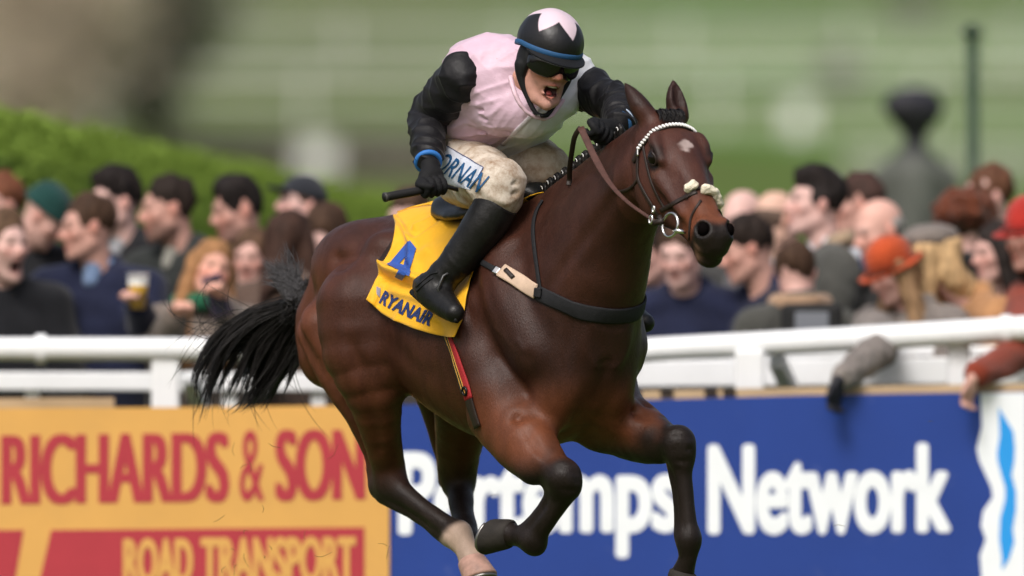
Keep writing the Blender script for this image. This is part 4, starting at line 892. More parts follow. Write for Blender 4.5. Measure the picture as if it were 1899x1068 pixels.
    for p in ([(684, 640, 0.24), (668, 700, 0.28), (676, 760, 0.36), (690, 800, 0.42)], [(962, 800, -0.36), (985, 838, -0.44), (1020, 868, -0.50)],
              [(780, 640, 0.0), (800, 690, -0.02), (850, 720, -0.10)], [(1165, 800, -0.2), (1205, 815, -0.28), (1240, 825, -0.34)]):
        F.dent([HP(*q) for q in p], -0.0032, 0.009)                                      # veins
    for pts in ([(-0.60, 0.32, 1.10), (-0.66, 0.33, 1.04), (-0.70, 0.33, 0.98)], [(-0.36, 0.31, 0.98), (-0.22, 0.31, 1.02), (-0.10, 0.30, 0.99)], [(-0.30, 0.31, 0.93), (-0.14, 0.30, 0.90)], [(0.30, 0.235, 1.06), (0.35, 0.22, 0.98), (0.36, 0.20, 0.90)],
                [(0.20, 0.26, 1.10), (0.26, 0.25, 1.05), (0.30, 0.24, 0.97)]):
        F.dent([np.array(p) for p in pts], -0.004, 0.008)
    for a_, b_ in (((1040, 868), (1075, 880)), ((1046, 905), (1078, 912)), ((1052, 885), (1080, 895))): F.dent([HP(*a_, -0.53), HP(*b_, -0.53)], 0.006, 0.008)
    for a_, b_ in (((1250, 805), (1285, 812)), ((1256, 832), (1286, 834)), ((1258, 855), (1284, 856))): F.dent([HP(*a_, -0.35), HP(*b_, -0.35)], 0.006, 0.008)
    F.dent([HP(948, 735, -0.36), HP(985, 772, -0.42), HP(1020, 812, -0.46)], 0.016, 0.016); F.dent([HP(1118, 780, -0.20), HP(1160, 765, -0.20), HP(1195, 770, -0.25)], 0.012, 0.016)
    for k in range(7):                                     # skin folds behind the elbow and in the flank
        F.dent([(-0.10 - 0.012 * k, 0.30, 1.0 - 0.03 * k), (-0.05 - 0.004 * k, 0.30, 0.95 - 0.03 * k)], 0.0028, 0.006)
        F.dent([(-0.50 + 0.02 * k, 0.31, 0.99 - 0.012 * k), (-0.44 + 0.02 * k, 0.30, 0.92 - 0.01 * k)], 0.0028, 0.007)
    for k in range(7):                                     # ribs, faint
        s0 = -0.12 - 0.055 * k
        for sg in (1, -1): F.dent([(s0, sg * 0.30, 1.22), (s0 - 0.03, sg * 0.31, 1.08), (s0 - 0.02, sg * 0.29, 0.95)], 0.0032, 0.012)
    for a_, b_, Y0, Y1 in (((1030, 930), (992, 990), -0.50, -0.42), ((1259, 870), (1268, 980), -0.34, -0.34), ((742, 925), (832, 990), 0.46, 0.34)):
        F.dent([HP(*a_, Y0), HP(*b_, Y1)], 0.0050, 0.008)  # between bone and tendon
    nl = Noise(41)
    F.add(lambda X, Y, Z: 0.0022 * nl(X, Y, Z * 0.7, 62.0) * (Z < 0.72))
    nz = Noise(3); nz2 = Noise(4)
    F.add(lambda X, Y, Z: 0.0013 * nz(X, Y, Z * 0.7, 24.0) + 0.0009 * nz2(X, Y, Z, 70.0))
    return F

# head frame
HYAW = math.radians(5.0)
_hh = np.array([math.cos(HYAW), math.sin(HYAW), 0]); H_A = unit(0.735 * _hh + np.array([0, 0, -0.678])); H_R = np.array([-math.sin(HYAW), math.cos(HYAW), 0])
H_N = np.array([0.678 * _hh[0], 0.678 * _hh[1], 0.735]); H_O = np.array([0.765, 0.0, 1.700])
def HH(t, l, n): return H_O + H_A * t + H_R * l + H_N * n          # head frame -> horse frame
H_AX = np.stack([H_A, H_R, H_N])
def build_head(F):
    F.prof(H_O, H_A, H_R, H_N, [-0.05, 0.0, 0.08, 0.155, 0.23, 0.305, 0.385, 0.45, 0.505, 0.535, 0.555],
           [0.03, 0.062, 0.082, 0.088, 0.082, 0.070, 0.062, 0.058, 0.056, 0.042, 0.01],
           [-0.08, -0.11, -0.155, -0.190, -0.185, -0.140, -0.100, -0.080, -0.072, -0.066, -0.045],
           [0.050, 0.070, 0.087, 0.092, 0.080, 0.066, 0.058, 0.054, 0.056, 0.048, 0.028], k=0.045, ex=2.4)
    for sg in (1, -1):
        F.ell(HH(0.17, sg * 0.058, -0.09), (0.10, 0.036, 0.088), H_AX, k=0.03)         # cheek
        F.tube([(*HH(0.105, sg * 0.078, 0.060), 0.018), (*HH(0.145, sg * 0.084, 0.060), 0.015), (*HH(0.195, sg * 0.081, 0.046), 0.013)], k=0.03, n=6)   # brow
        F.tube([(*HH(0.225, sg * 0.082, 0.0), 0.018), (*HH(0.30, sg * 0.066, -0.010), 0.014), (*HH(0.38, sg * 0.056, -0.008), 0.010)], k=0.025, n=6)   # facial crest
        F.dent([HH(0.152, sg * 0.112, 0.036), HH(0.182, sg * 0.108, 0.026)], 0.011, 0.018)   # socket
        F.dent([HH(0.085, sg * 0.10, 0.058)], 0.008, 0.020)                              # hollow above the eye
        F.ell(HH(0.492, sg * 0.036, 0.026), (0.040, 0.030, 0.036), H_AX, k=0.02)          # flared nostril wing
        F.ell(HH(0.503, sg * 0.054, 0.044), (0.025, 0.026, 0.021), H_AX, k=0.012, op='s')
        F.dent([HH(0.28, sg * 0.078, -0.045), HH(0.34, sg * 0.066, -0.045), HH(0.42, sg * 0.060, -0.035)], 0.010, 0.022)
        F.dent([HH(0.27, sg * 0.06, 0.05), HH(0.36, sg * 0.054, 0.035), HH(0.45, sg * 0.056, 0.022)], 0.006, 0.016)
        F.dent([HH(0.02, sg * 0.07, -0.05), HH(0.10, sg * 0.09, -0.12), HH(0.17, sg * 0.085, -0.18)], 0.012, 0.018)   # edge of the jaw
        # ears
        if sg == 1: b, m_, t_ = HP(1208, 226, -0.70), HP(1186, 196, -0.69), HP(1158, 152, -0.66)
        else: b, m_, t_ = HP(1260, 216, -0.64), HP(1253, 188, -0.64), HP(1248, 147, -0.62)
        b, m_, t_ = np.array(b), np.array(m_), np.array(t_)
        ax = unit(t_ - b); fw = unit(H_N - ax * (H_N @ ax))
        if sg == 1: fw = unit(-H_N * 0.1 + H_R * 0.9 - ax * (ax @ (-H_N * 0.1 + H_R * 0.9))); fw = unit(fw + 0.9 * unit(HF(np.array([HX0, 0, 0]) + np.array([0.9, 0.2, 0]))))
        F.tube([(*b, 0.030), (*(b * 0.5 + m_ * 0.5), 0.032), (*m_, 0.031), (*(m_ * 0.5 + t_ * 0.5), 0.021), (*t_, 0.003)], k=0.022, n=8)
        c0 = m_ + fw * 0.026
        if sg == -1: F.tube([(*(b * 0.4 + m_ * 0.6 + fw * 0.028), 0.014), (*c0, 0.020), (*(m_ * 0.4 + t_ * 0.6 + fw * 0.018), 0.011)], k=0.008, op='s', n=6)
    F.ell(HH(0.525, 0, -0.060), (0.032, 0.036, 0.024), H_AX, k=0.02)                    # lower lip and chin
    F.dent([HH(0.45, 0.064, -0.045), HH(0.48, 0.064, -0.043), HH(0.535, 0.045, -0.038), HH(0.565, 0, -0.034), HH(0.535, -0.045, -0.038), HH(0.45, -0.064, -0.045)], 0.012, 0.009)

HFd = build_horse_field(); build_head(HFd)
hv, hq = HFd.mesh(smooth=2); del HFd
hw = HW(hv); hq = hq[:, ::-1]
HORSE_BVH = BVHTree.FromPolygons([tuple(v) for v in hw], [tuple(int(i) for i in f) for f in hq])
def hit(px, py, bvh=None):
    """Where the line of sight through a pixel meets a surface."""
    d = ray(px, py); loc, nor, _, _ = (bvh or HORSE_BVH).ray_cast(Vector(CAMP), Vector(d).normalized())
    return (None, None) if loc is None else (np.array(loc), np.array(nor))

def horse_colour(v):
    s, l, z = v.T
    def sm(a, b, x): t = np.clip((x - a) / (b - a), 0, 1); return t * t * (3 - 2 * t)
    base = np.array([0.051, 0.0185, 0.0118]); red = np.array([0.122, 0.039, 0.0175]); dark = np.array([0.024, 0.0105, 0.0080]); black = np.array([0.0135, 0.0092, 0.0076])
    c = np.repeat(base[None], len(v), 0)
    def mixin(c, col, f): return c + (col - c) * f[:, None]
    nz = Noise(5)(s, l, z, 9.0) * 0.5 + 0.5
    c = mixin(c, red, 0.68 * sm(-0.50, -0.85, s) * sm(1.42, 1.25, z)); c = mixin(c, red, 0.35 * sm(-0.05, -0.3, s) * sm(1.1, 0.9, z))                 # quarters, warmer
    c = mixin(c, dark, 0.35 * sm(1.38, 1.47, z) * sm(0.15, -0.1, s))                  # darker along the back
    c = mixin(c, dark, 0.85 * sm(0.02, 0.30, s) * sm(1.30, 1.10, z) * sm(0.78, 0.9, z))  # breast
    c = mixin(c, dark, 0.5 * sm(0.10, 0.3, s) * sm(1.2, 1.35, z))                     # neck
    c = mixin(c, base * 0.8, 0.3 * nz)
    fore = sm(0.05, 0.12, s); hind = 1 - fore
    c = mixin(c, red * 1.05, 0.95 * fore * sm(0.98, 0.80, z) * (s < 0.9))
    c = mixin(c, red * 0.62, 0.8 * hind * sm(0.98, 0.85, z))
    w_ = np.array(HF(P(1046, 886, -0.49))); k2 = np.array(HF(P(1260, 824, -0.31)))
    near = l > 0.0
    c = mixin(c, black, fore * np.where(near, sm(0.73, 0.63, z), sm(0.78, 0.70, z)) * (s < 0.95) * (z < 0.9))
    # far fore, knee forward: go by distance from the knee
    for K_, E_ in ((w_, np.array(HF(P(940, 770, -0.22)))), (k2, np.array(HF(P(1120, 775, -0.02))))):
        ax_ = K_ - E_; tt = (v - E_) @ ax_ / (ax_ @ ax_); dd = np.linalg.norm(v - E_ - np.clip(tt, 0, 1.15)[:, None] * ax_, axis=1)
        c = mixin(c, black, sm(0.60, 1.02, tt + 0.22 * (nz - 0.5) + 0.10 * Noise(6)(s, l, z, 70.0)) * (dd < 0.11) * (z < 0.95))
    c = mixin(c, black * 1.35, hind * sm(0.74, 0.58, z + 0.05 * (nz - 0.5)))
    # muddy white sock, near hind
    fk = np.array(HF(P(850, 996, 0.37))); ax = unit(np.array(HF(P(876, 1045, 0.32))) - fk); tt = (v - fk) @ ax
    dd = np.linalg.norm((v - fk) - tt[:, None] * ax, axis=1)
    sock = sm(-0.045, -0.012, tt + 0.015 * (nz - 0.5)) * (dd < 0.12) * (tt < 0.25) * (s < -0.1)
    c = mixin(c, np.array([0.50, 0.36, 0.28]) * (0.75 + 0.4 * nz[:, None]), sock)
    # head
    q = v - H_O; t, ll, n = q @ H_A, q @ H_R, q @ H_N
    hd = sm(-0.03, 0.03, t) * (s > 0.66) * (z > 1.1) * (n < 0.2) * (np.abs(ll) < 0.15)
    c = mixin(c, np.array([0.066, 0.024, 0.0165]), 0.8 * hd)
    c = mixin(c, red * 1.25, hd * 0.85 * sm(0.34, 0.43, t) * sm(-0.09, -0.02, n))
    muz = sm(0.475, 0.51, t + 0.35 * np.maximum(0.03 - n, 0)) * hd
    c = mixin(c, black * 1.1, muz)
    for sg_ in (1, -1):
        dn = np.linalg.norm(v - HH(0.503, sg_ * 0.050, 0.040), axis=1); c = mixin(c, black * 0.5, hd * sm(0.036, 0.028, dn))  # nostril hollow painted near black, its shade put into the colour
    c = mixin(c, np.array([0.16, 0.085, 0.055]), 0.7 * hd * sm(0.03, 0.0, np.abs(t - 0.515 + 0.1 * n)) * (ll > 0.02) * sm(0.0, -0.015, n))
    c = mixin(c, black, hd * sm(0.05, 0.03, np.sqrt((t - 0.166) ** 2 + (n - 0.032) ** 2 + 0.0 * ll)) * (np.abs(ll) > 0.07) * 0.9)
    c = mixin(c, np.array([0.13, 0.06, 0.035]), 0.6 * hd * sm(0.035, 0.0, np.sqrt((t - 0.205) ** 2 + (n - 0.0) ** 2)) * (np.abs(ll) > 0.055))
    star = np.sqrt(((t - 0.168) / 0.027) ** 2 + ((ll + 0.0) / 0.023) ** 2) + 0.35 * Noise(8)(s * 3, l * 3, z * 3, 60.0)
    c = mixin(c, np.array([0.50, 0.40, 0.37]), hd * sm(1.1, 0.75, star) * (n > 0.03) * (0.55 + 0.45 * nz))
    ear = (z > 1.77) & (s > 0.6)
    c = mixin(c, dark, 0.8 * ear)
    return c
M_COAT = mat('bay coat', attr=True, rough=0.40, vary=0.22, vscale=16, bump=0.0019, bscale=260, bdetail=5, stretch=(1, 1, 0.45), rvary=0.12, spec=0.20, sheen=0.0, dirt=((0.13, 0.085, 0.06), 95, 0.69, 0.80))
HBASE = np.array([HX0, 0.0, 0.0])
horse = mesh_obj('horse', hw, hq, M_COAT, loc=HBASE, col=horse_colour(hv))
tag(horse, 'bay racehorse at full gallop wearing a yellow number cloth and white browband', 'horse')
# ================================================================ what belongs to the horse: eyes, hooves, hair, tack
M_EYE = mat('dark wet eye', (0.005, 0.003, 0.0025), rough=0.12, spec=0.3)
M_NOST = mat('painted nostril shade', (0.004, 0.003, 0.003), rough=1.0, spec=0.0)  # matte black standing in for the shade inside the nostrils
M_HOOF = mat('hoof horn', (0.024, 0.020, 0.017), rough=0.75, vary=0.35, vscale=25, bump=0.002, bscale=50)
M_HOOFP = mat('pale hoof horn', (0.42, 0.25, 0.20), rough=0.5, vary=0.3, vscale=20, bump=0.002, bscale=50)
M_STEEL = mat('bit steel', (0.72, 0.71, 0.68), rough=0.18, metal=1.0)
M_HAIR = mat('black horse hair', (0.0085, 0.0068, 0.006), rough=0.42, spec=0.3)
M_GREYH = mat('grey tail hair', (0.085, 0.082, 0.088), rough=0.5)
M_LEATH = mat('dark bridle leather', (0.022, 0.014, 0.011), rough=0.45, vary=0.2, vscale=40, bump=0.0006, bscale=300)
M_REIN = mat('brown rein leather', (0.075, 0.034, 0.026), rough=0.5, vary=0.2, vscale=40, bump=0.0006, bscale=300)
M_WEB = mat('black elastic webbing', (0.012, 0.012, 0.014), rough=0.75, vary=0.2, vscale=60, bump=0.0008, bscale=500)
M_TAN = mat('pale worn leather', (0.52, 0.38, 0.28), rough=0.6, vary=0.12, vscale=30, bump=0.0005, bscale=300)
M_WHITE = mat('white beads', (0.80, 0.78, 0.76), rough=0.25)
M_FLEECE = mat('cream sheepskin', (0.78, 0.70, 0.55), rough=0.95, bump=0.006, bscale=140, vary=0.12, vscale=60)
M_CLOTH = mat('yellow number cloth', (0.78, 0.40, 0.010), rough=0.62, vary=0.07, vscale=14, bump=0.0015, bscale=35, sheen=0.15)
M_BLUE = mat('blue print', (0.03, 0.09, 0.36), rough=0.6)
M_NAVY = mat('navy print', (0.018, 0.035, 0.13), rough=0.6)
M_SADDLE = mat('black saddle leather', (0.010, 0.010, 0.010), rough=0.35, bump=0.0008, bscale=200, vary=0.2)
M_RED = mat('red girth webbing', (0.32, 0.018, 0.022), rough=0.7, bump=0.0008, bscale=400)
M_YEL = mat('yellow stripe', (0.50, 0.28, 0.05), rough=0.7)
M_DKCLOTH = mat('dark under pad', (0.02, 0.013, 0.012), rough=0.9)

def ribbon(name, pts, nors, width, thick, material, parent, loft=0.5):
    """A flat strap along pts whose broad face looks along nors."""
    pts, nors = np.asarray(pts, float), np.asarray(nors, float); n = len(pts)
    W = np.full(n, width) if np.isscalar(width) else np.interp(np.linspace(0, 1, n), np.linspace(0, 1, len(width)), width)
    tg = np.gradient(pts, axis=0); vs = []
    for i in range(n):
        t = unit(tg[i]); nn = unit(nors[i] - t * (nors[i] @ t)); sd_ = np.cross(t, nn)
        w, h = W[i] / 2, thick / 2
        for a, b in ((-1, -1), (1, -1), (1, 0.35), (0.78, 1), (-0.78, 1), (-1, 0.35)):
            vs.append(pts[i] + sd_ * w * a + nn * h * b)
    k = 6
    fs = [(i * k + j, i * k + (j + 1) % k, (i + 1) * k + (j + 1) % k, (i + 1) * k + j) for i in range(n - 1) for j in range(k)]
    fs += [tuple(range(k))[::-1], tuple((n - 1) * k + j for j in range(k))]
    return mesh_obj(name, vs, fs, material, parent, smooth=True)
def sm3(a, it=3):
    a = np.array(a, float)
    for _ in range(it): a[1:-1] = 0.25 * a[:-2] + 0.5 * a[1:-1] + 0.25 * a[2:]
    return a
def on_horse(path, n, lift, bvh=None, it=4):
    """A pixel path laid on a surface: points and normals (misses are skipped)."""
    q = spline(np.array(path, float), n); ps, ns = [], []
    for px, py in q:
        p, nn = hit(px, py, bvh)
        if p is None: continue
        ps.append(p); ns.append(nn)
    ps, ns = sm3(ps, it), sm3(ns, it + 4)
    ns /= np.linalg.norm(ns, axis=1)[:, None]
    return ps + ns * lift, ns
def mirror_w(p):                              # world point mirrored through the horse's middle plane
    q = HF(p); q = np.array(q); q[..., 1] *= -1; return HW(q)
def mirror_d(d):
    return mirror_w(np.asarray(d) + HBASE) - HBASE
def mirrored_path(path, n, lift, it=4):
    """Path on the near side that ends on the middle plane, continued on the far side."""
    p, nn = on_horse(path, n, lift, it=it)
    q = HF(p); keep = q[:, 1] > 0.004; p, nn = p[keep], nn[keep]
    p2, n2 = mirror_w(p)[::-1], mirror_d(nn)[::-1]
    P_, N_ = np.vstack([p, p2]), np.vstack([nn, n2])
    return sm3(P_, 3), sm3(N_, 3)
def nearest(p):
    loc, nor, _, _ = HORSE_BVH.find_nearest(Vector(p)); return np.array(loc), np.array(nor)
def head_band(t, tilt, a0, a1, n, lift, c_n=-0.02):
    """A band around the head in the plane across it at t; angles from the forehead."""
    C = HW(HH(t, 0, c_n)); R_ = HW(HH(t, 1, c_n)) - C; N_ = HW(HH(t + math.sin(tilt), 0, c_n + math.cos(tilt))) - C
    ps, ns = [], []
    for a in np.linspace(math.radians(a0), math.radians(a1), n):
        d = unit(R_ * math.sin(a) + N_ * math.cos(a)); loc, nor, _, _ = HORSE_BVH.ray_cast(Vector(C + d * 0.35), Vector(-d))
        if loc is None: continue
        ps.append(np.array(loc)); ns.append(d)
    ps = sm3(ps, 4); ns = np.array(ns)
    return ps + ns * lift, ns

# ---- eyes
for sg in (1, -1):
    c = HW(HH(0.166, sg * 0.082, 0.032))
    vs = []; mb = MB(); A = np.stack([HW(HH(1, 0, 0)) - HW(HH(0, 0, 0)), HW(HH(0, 1, 0)) - HW(HH(0, 0, 0)), HW(HH(0, 0, 1)) - HW(HH(0, 0, 0))], 1)
    pr = [(0.0255 * math.cos(a), 0.0255 * math.sin(a)) for a in np.linspace(-math.pi / 2, math.pi / 2, 12)]
    mb.lathe(pr, c, A, 20); mb.build('eye', M_EYE, horse, smooth=True)
    lid = [HH(0.166 + 0.027 * math.cos(a), sg * (0.100 - 0.010 * abs(math.cos(a))), 0.032 + 0.019 * math.sin(a)) for a in np.linspace(0, 2 * math.pi, 25)]
    nm = HW(HH(0.500, sg * 0.043, 0.037)); MB().lathe([(0.0215 * math.cos(a), 0.017 * math.sin(a)) for a in np.linspace(-math.pi / 2, math.pi / 2, 9)], nm, A[:, [0, 2, 1]], 16).build('nostril', M_NOST, horse, smooth=True)  # convex black insert in the shallow cavity, painted shade of a deeper hole
    MB().tube(np.array([(*HW(p), 0.0045) for p in lid]), 6, cap=False).build('eyelid', mat('dark eyelid', (0.018, 0.010, 0.008), rough=0.4), horse, smooth=True)

# ---- hooves
def hoof(name, cor, tip, m_, size=1.0, toe=None):
    cor, tip = np.asarray(cor), np.asarray(tip); ax = unit(tip - cor)
    fwd = np.array([0.5, -0.866, 0]) if toe is None else np.asarray(toe); fwd = unit(fwd - ax * (fwd @ ax)); sd_ = np.cross(ax, fwd)
    rings = [(0.040, 0.038, -0.005, 0.0), (0.047, 0.045, 0.0, 0.0), (0.050, 0.048, 0.012, 0.003), (0.060, 0.055, 0.075, 0.018), (0.058, 0.053, 0.083, 0.018), (0.040, 0.036, 0.080, 0.018), (0.02, 0.018, 0.066, 0.014)]
    vs = []; sg_ = 22
    for rl, rw, d, f in rings:
        for j in range(sg_):
            a = 2 * math.pi * j / sg_
            slope = 0.012 * math.cos(a)                   # heel shorter than toe
            vs.append(cor + (ax * (d + (slope if 0.02 < d else 0)) + fwd * (f + rl * math.cos(a)) + sd_ * rw * math.sin(a)) * size)
    fs = [(i * sg_ + j, i * sg_ + (j + 1) % sg_, (i + 1) * sg_ + (j + 1) % sg_, (i + 1) * sg_ + j) for i in range(len(rings) - 1) for j in range(sg_)]
    fs.append(tuple((len(rings) - 1) * sg_ + j for j in range(sg_)))
    o = mesh_obj(name, vs, fs, m_, horse)
    sh = []
    for a in np.linspace(-2.3, 2.3, 21):
        sh.append((*(cor + (ax * (0.088 + 0.012 * math.cos(a)) + fwd * (0.018 + 0.050 * math.cos(a)) + sd_ * 0.046 * math.sin(a)) * size), 0.007))
    MB().tube(np.array(sh), 6).build('horseshoe', mat('worn shoe steel', (0.25, 0.24, 0.23), rough=0.4, metal=0.9), o, smooth=True)
    return o
hoof('hoof', P(946, 990, -0.28), P(905, 985, -0.23), M_HOOF, 0.95, toe=(-0.2, -0.2, -1))
hoof('hoof', P(1267, 1062, -0.28), P(1255, 1110, -0.27), M_HOOF, 0.95)
hoof('hoof', P(874, 1040, 0.325), P(890, 1085, 0.28), M_HOOFP, 0.95)
hoof('hoof', P(882, 1056, 0.55), P(890, 1100, 0.50), M_HOOF, 0.95)

# ---- tail
rng = np.random.RandomState(7)
root = HW(np.array([-1.19, 0.02, 1.245]))
GU = [[(600, 520), (540, 556), (470, 578), (405, 615), (366, 672), (360, 720), (384, 756)],
      [(600, 525), (530, 568), (465, 600), (420, 650), (385, 712), (372, 760), (358, 800)],
      [(602, 530), (530, 580), (475, 625), (445, 680), (420, 715), (405, 745)],
      [(604, 535), (545, 585), (500, 635), (472, 690), (455, 740), (428, 770)],
      [(606, 540), (560, 590), (525, 640), (500, 700), (470, 745), (436, 768)],
      [(606, 545), (570, 600), (550, 650), (520, 700), (490, 740), (462, 768)],
      [(606, 550), (575, 610), (560, 650), (535, 690), (520, 700), (505, 690)]]
GU = [spline(np.array(g, float), 26) for g in GU]
tail = MB()
def strand(mbx, pts, r0, seg=3):
    n = len(pts); r = r0 * np.clip(np.minimum(np.linspace(0.6, 1.6, n), np.linspace(4.0, 0.12, n)), 0.1, 1.0)
    mbx.tube(np.hstack([pts, r[:, None]]), seg, cap=False)
NB_ = 30
for b_ in range(160):                                     # locks: bundles of strands that part from each other
    u = rng.beta(1.15, 1.0) * (len(GU) - 1) * 0.985 if b_ < 126 else rng.uniform(0, 6); i = int(u); f = u - i
    g = GU[i] * (1 - f) + GU[i + 1] * f
    Yb = rng.normal(0, 0.05); cut_ = rng.uniform(0.70, 1.0); wob = rng.normal(0, 6, 2)
    ph = rng.uniform(0, 6.28); off = rng.normal(0, 1, 2)
    for k in range(rng.randint(6, 18)):
        tt = np.linspace(0, 1, 18) * cut_ * rng.uniform(0.85, 1.0); idx = tt * 25
        x = np.interp(idx, np.arange(26), g[:, 0]); y = np.interp(idx, np.arange(26), g[:, 1])
        j = rng.normal(0, 1, 2) * np.array([5.0, 5.0]); sp = tt ** 1.1
        x = x + off[0] * 9 * sp + j[0] * (0.4 + 0.6 * np.sin(np.minimum(tt * 1.6, 1) * 3.14)) * np.where(tt > 0.6, 1 - 0.7 * (tt - 0.6) / 0.4, 1) + 6.5 * np.sin(tt * 7.5 + ph) * sp
        y = y + off[1] * 7 * sp + j[1] * (0.4 + 0.6 * np.sin(np.minimum(tt * 1.6, 1) * 3.14)) + 4.5 * np.cos(tt * 6.5 + ph) * sp
        Yd = 1.06 + 0.10 * np.sin(tt * 2.2) + Yb * tt + rng.normal(0, 0.012)
        pts = np.array([P(a, b, c) for a, b, c in zip(x, y, Yd)]); w0 = np.clip(1 - tt * 5, 0, 1)[:, None]
        pts = pts * (1 - w0) + root * w0
        strand(tail, pts, 0.0016 * rng.uniform(0.7, 1.25))
for k in range(90):                                      # fly-away hairs
    x0, y0 = rng.uniform(400, 580), rng.uniform(570, 650); a = rng.uniform(1.9, 3.7); L = rng.uniform(50, 190)
    tt = np.linspace(0, 1, 16); c = rng.uniform(-1.5, 1.8)
    x = x0 + L * tt * np.cos(a + c * tt); y = y0 + L * tt * np.sin(a + c * tt) * 0.9 + 40 * tt * tt
    strand(tail, np.array([P(p, q, 1.1 + 0.05 * t) for p, q, t in zip(x, y, tt)]), 0.0011)
for k in range(26):                                      # curls below the buttock
    x0, y0 = rng.uniform(548, 575), rng.uniform(628, 665); tt = np.linspace(0, 1, 18); a = rng.uniform(0, 6.28); c = rng.uniform(3, 6) * rng.choice([-1, 1]); L = rng.uniform(25, 60)
    x = x0 + np.cumsum(np.cos(a + c * tt)) * L / 18; y = y0 + np.cumsum(np.sin(a + c * tt)) * L / 18
    strand(tail, np.array([P(p, q, 0.98) for p, q in zip(x, y)]), 0.0013)
for k in range(260):                                     # short hair over the dock
    a0 = (rng.uniform(585, 622), rng.uniform(500, 530)); m0 = (rng.uniform(548, 580), rng.uniform(528, 556)); e0 = (rng.uniform(515, 560), rng.uniform(560, 605))
    q = spline(np.array([a0, m0, e0]), 10); strand(tail, np.array([P(a, b, 1.03 + rng.normal(0, 0.01)) for a, b in q]), 0.0018)
tail.build('tail', M_HAIR, horse, smooth=True)
tuft = MB()
for k in range(460):
    tgt = (rng.uniform(482, 566), rng.uniform(476, 530)); 
    if k % 19 == 0: tgt = (rng.uniform(520, 545), rng.uniform(445, 470))
    m1 = (rng.uniform(528, 562), rng.uniform(520, 560)); b0 = (rng.uniform(548, 590), rng.uniform(545, 575))
    q = spline(np.array([b0, m1, (m1[0] * 0.45 + tgt[0] * 0.55 + rng.normal(0, 5), m1[1] * 0.45 + tgt[1] * 0.55 - 4), tgt]), 12)
    strand(tuft, np.array([P(a, b, 1.02 + rng.normal(0, 0.004)) for a, b in q]), 0.0011)
tuft.build('tail_tuft', M_GREYH, horse, smooth=True)

# ---- mane plaits along the crest, forelock
def crest_at(px, py):                                   # on the middle plane: solve for depth
    x = (px - 949.5) / S0; Y = 0.0
    for _ in range(6):
        w = P(px, py, Y); s = (w[0] - HX0) / 0.5; Y = -0.866 * s
    return P(px, py, Y)
plait_px = [(1016, 357), (1027, 347), (1040, 338), (1054, 328), (1068, 317), (1080, 306), (1092, 297), (1105, 286), (1117, 276), (1130, 267), (1143, 257), (1156, 248)]
M_TAPE = mat('white plait thread', (0.75, 0.74, 0.72), rough=0.3)
for i, (px, py) in enumerate(plait_px):
    c = crest_at(px - 3, py - 5); c = np.array(c)
    F = Field(c - 0.045, c + 0.045, 0.003)
    t = unit(crest_at(*plait_px[min(i + 1, 11)]) - crest_at(*plait_px[max(i - 1, 0)])); up = unit(np.array([0, 0, 1]) - t * t[2]); sd_ = np.cross(t, up)
    if sd_[1] > 0: sd_ = -sd_
    for a in np.linspace(0, 2 * math.pi, 7)[:-1]:
        F.ell(c + up * (0.002 + 0.0105 * math.sin(a)) + t * 0.0095 * math.cos(a) + sd_ * 0.006, (0.0095, 0.0095, 0.012), k=0.003)
    F.tube([(*(c - up * 0.030 + sd_ * 0.002), 0.012), (*(c - up * 0.006), 0.014)], k=0.004)
    v, q = F.mesh(1); o = mesh_obj('mane_plait', v, q, M_HAIR, horse)
    ring = [(*(c + sd_ * 0.0185 + up * (0.002 + 0.0085 * math.sin(a)) + t * (0.003 + 0.0062 * math.cos(a))), 0.0014) for a in np.linspace(-0.6, 2.0, 12)]
    MB().tube(np.array(ring), 5).build('thread', M_TAPE, o, smooth=True)
fl = MB()
for k in range(90):
    l0 = rng.uniform(-0.03, 0.03); 
    q = [HH(-0.015, l0, 0.060), HH(0.01 + rng.uniform(0, 0.02), l0 * 1.2 + rng.normal(0, 0.008), 0.086 + rng.uniform(0, 0.012)), HH(0.045 + rng.uniform(0, 0.02), l0 * 1.3 + rng.normal(0, 0.010), 0.086)]
    strand(fl, HW(spline(np.array(q), 9)), 0.0022)
fl.build('forelock', M_HAIR, horse, smooth=True)

# ---- bridle
bp, bn = head_band(0.084, -0.06, 104, -104, 60, 0.004, c_n=-0.03)
bb = ribbon('browband', bp, bn, 0.018, 0.006, M_LEATH, horse)
bd = MB()
L_ = np.concatenate([[0], np.cumsum(np.linalg.norm(np.diff(bp, axis=0), axis=1))]); 
tdir = np.gradient(bp, axis=0)
for d in np.arange(L_[-1] * 0.13, L_[-1] * 0.87, 0.0105):
    c = np.array([np.interp(d, L_, bp[:, k]) for k in range(3)]); nn = unit([np.interp(d, L_, bn[:, k]) for k in range(3)]); tt = unit([np.interp(d, L_, tdir[:, k]) for k in range(3)])
    sd_ = np.cross(tt, nn); dg = unit(sd_ + 0.45 * tt); dp_ = unit(np.cross(nn, dg))
    pr = [(0.0046 * math.cos(a), 0.0085 * math.sin(a)) for a in np.linspace(-1.57, 1.57, 7)]
    bd.lathe(pr, c + nn * 0.005 + sd_ * 0.002 * 0, np.stack([dp_, nn, dg], 1), 8)
bd.build('bead_row', M_WHITE, bb, smooth=True)
def strap(name, path, n, width, thick=0.004, m_=None, lift=0.003, it=4, parent=None):
    p, nn = on_horse(path, n, lift, it=it); return ribbon(name, p, nn, width, thick, m_ or M_LEATH, parent or horse)
ck = strap('cheekpiece', [(1190, 262), (1184, 285), (1183, 310), (1184, 332), (1196, 358), (1212, 385), (1222, 402)], 40, 0.013)
strap('cheek_strap', [(1193, 268), (1199, 300), (1208, 335), (1222, 368), (1234, 388)], 30, 0.009)
strap('throat_lash', [(1184, 332), (1172, 347), (1152, 355), (1137, 352)], 24, 0.010)
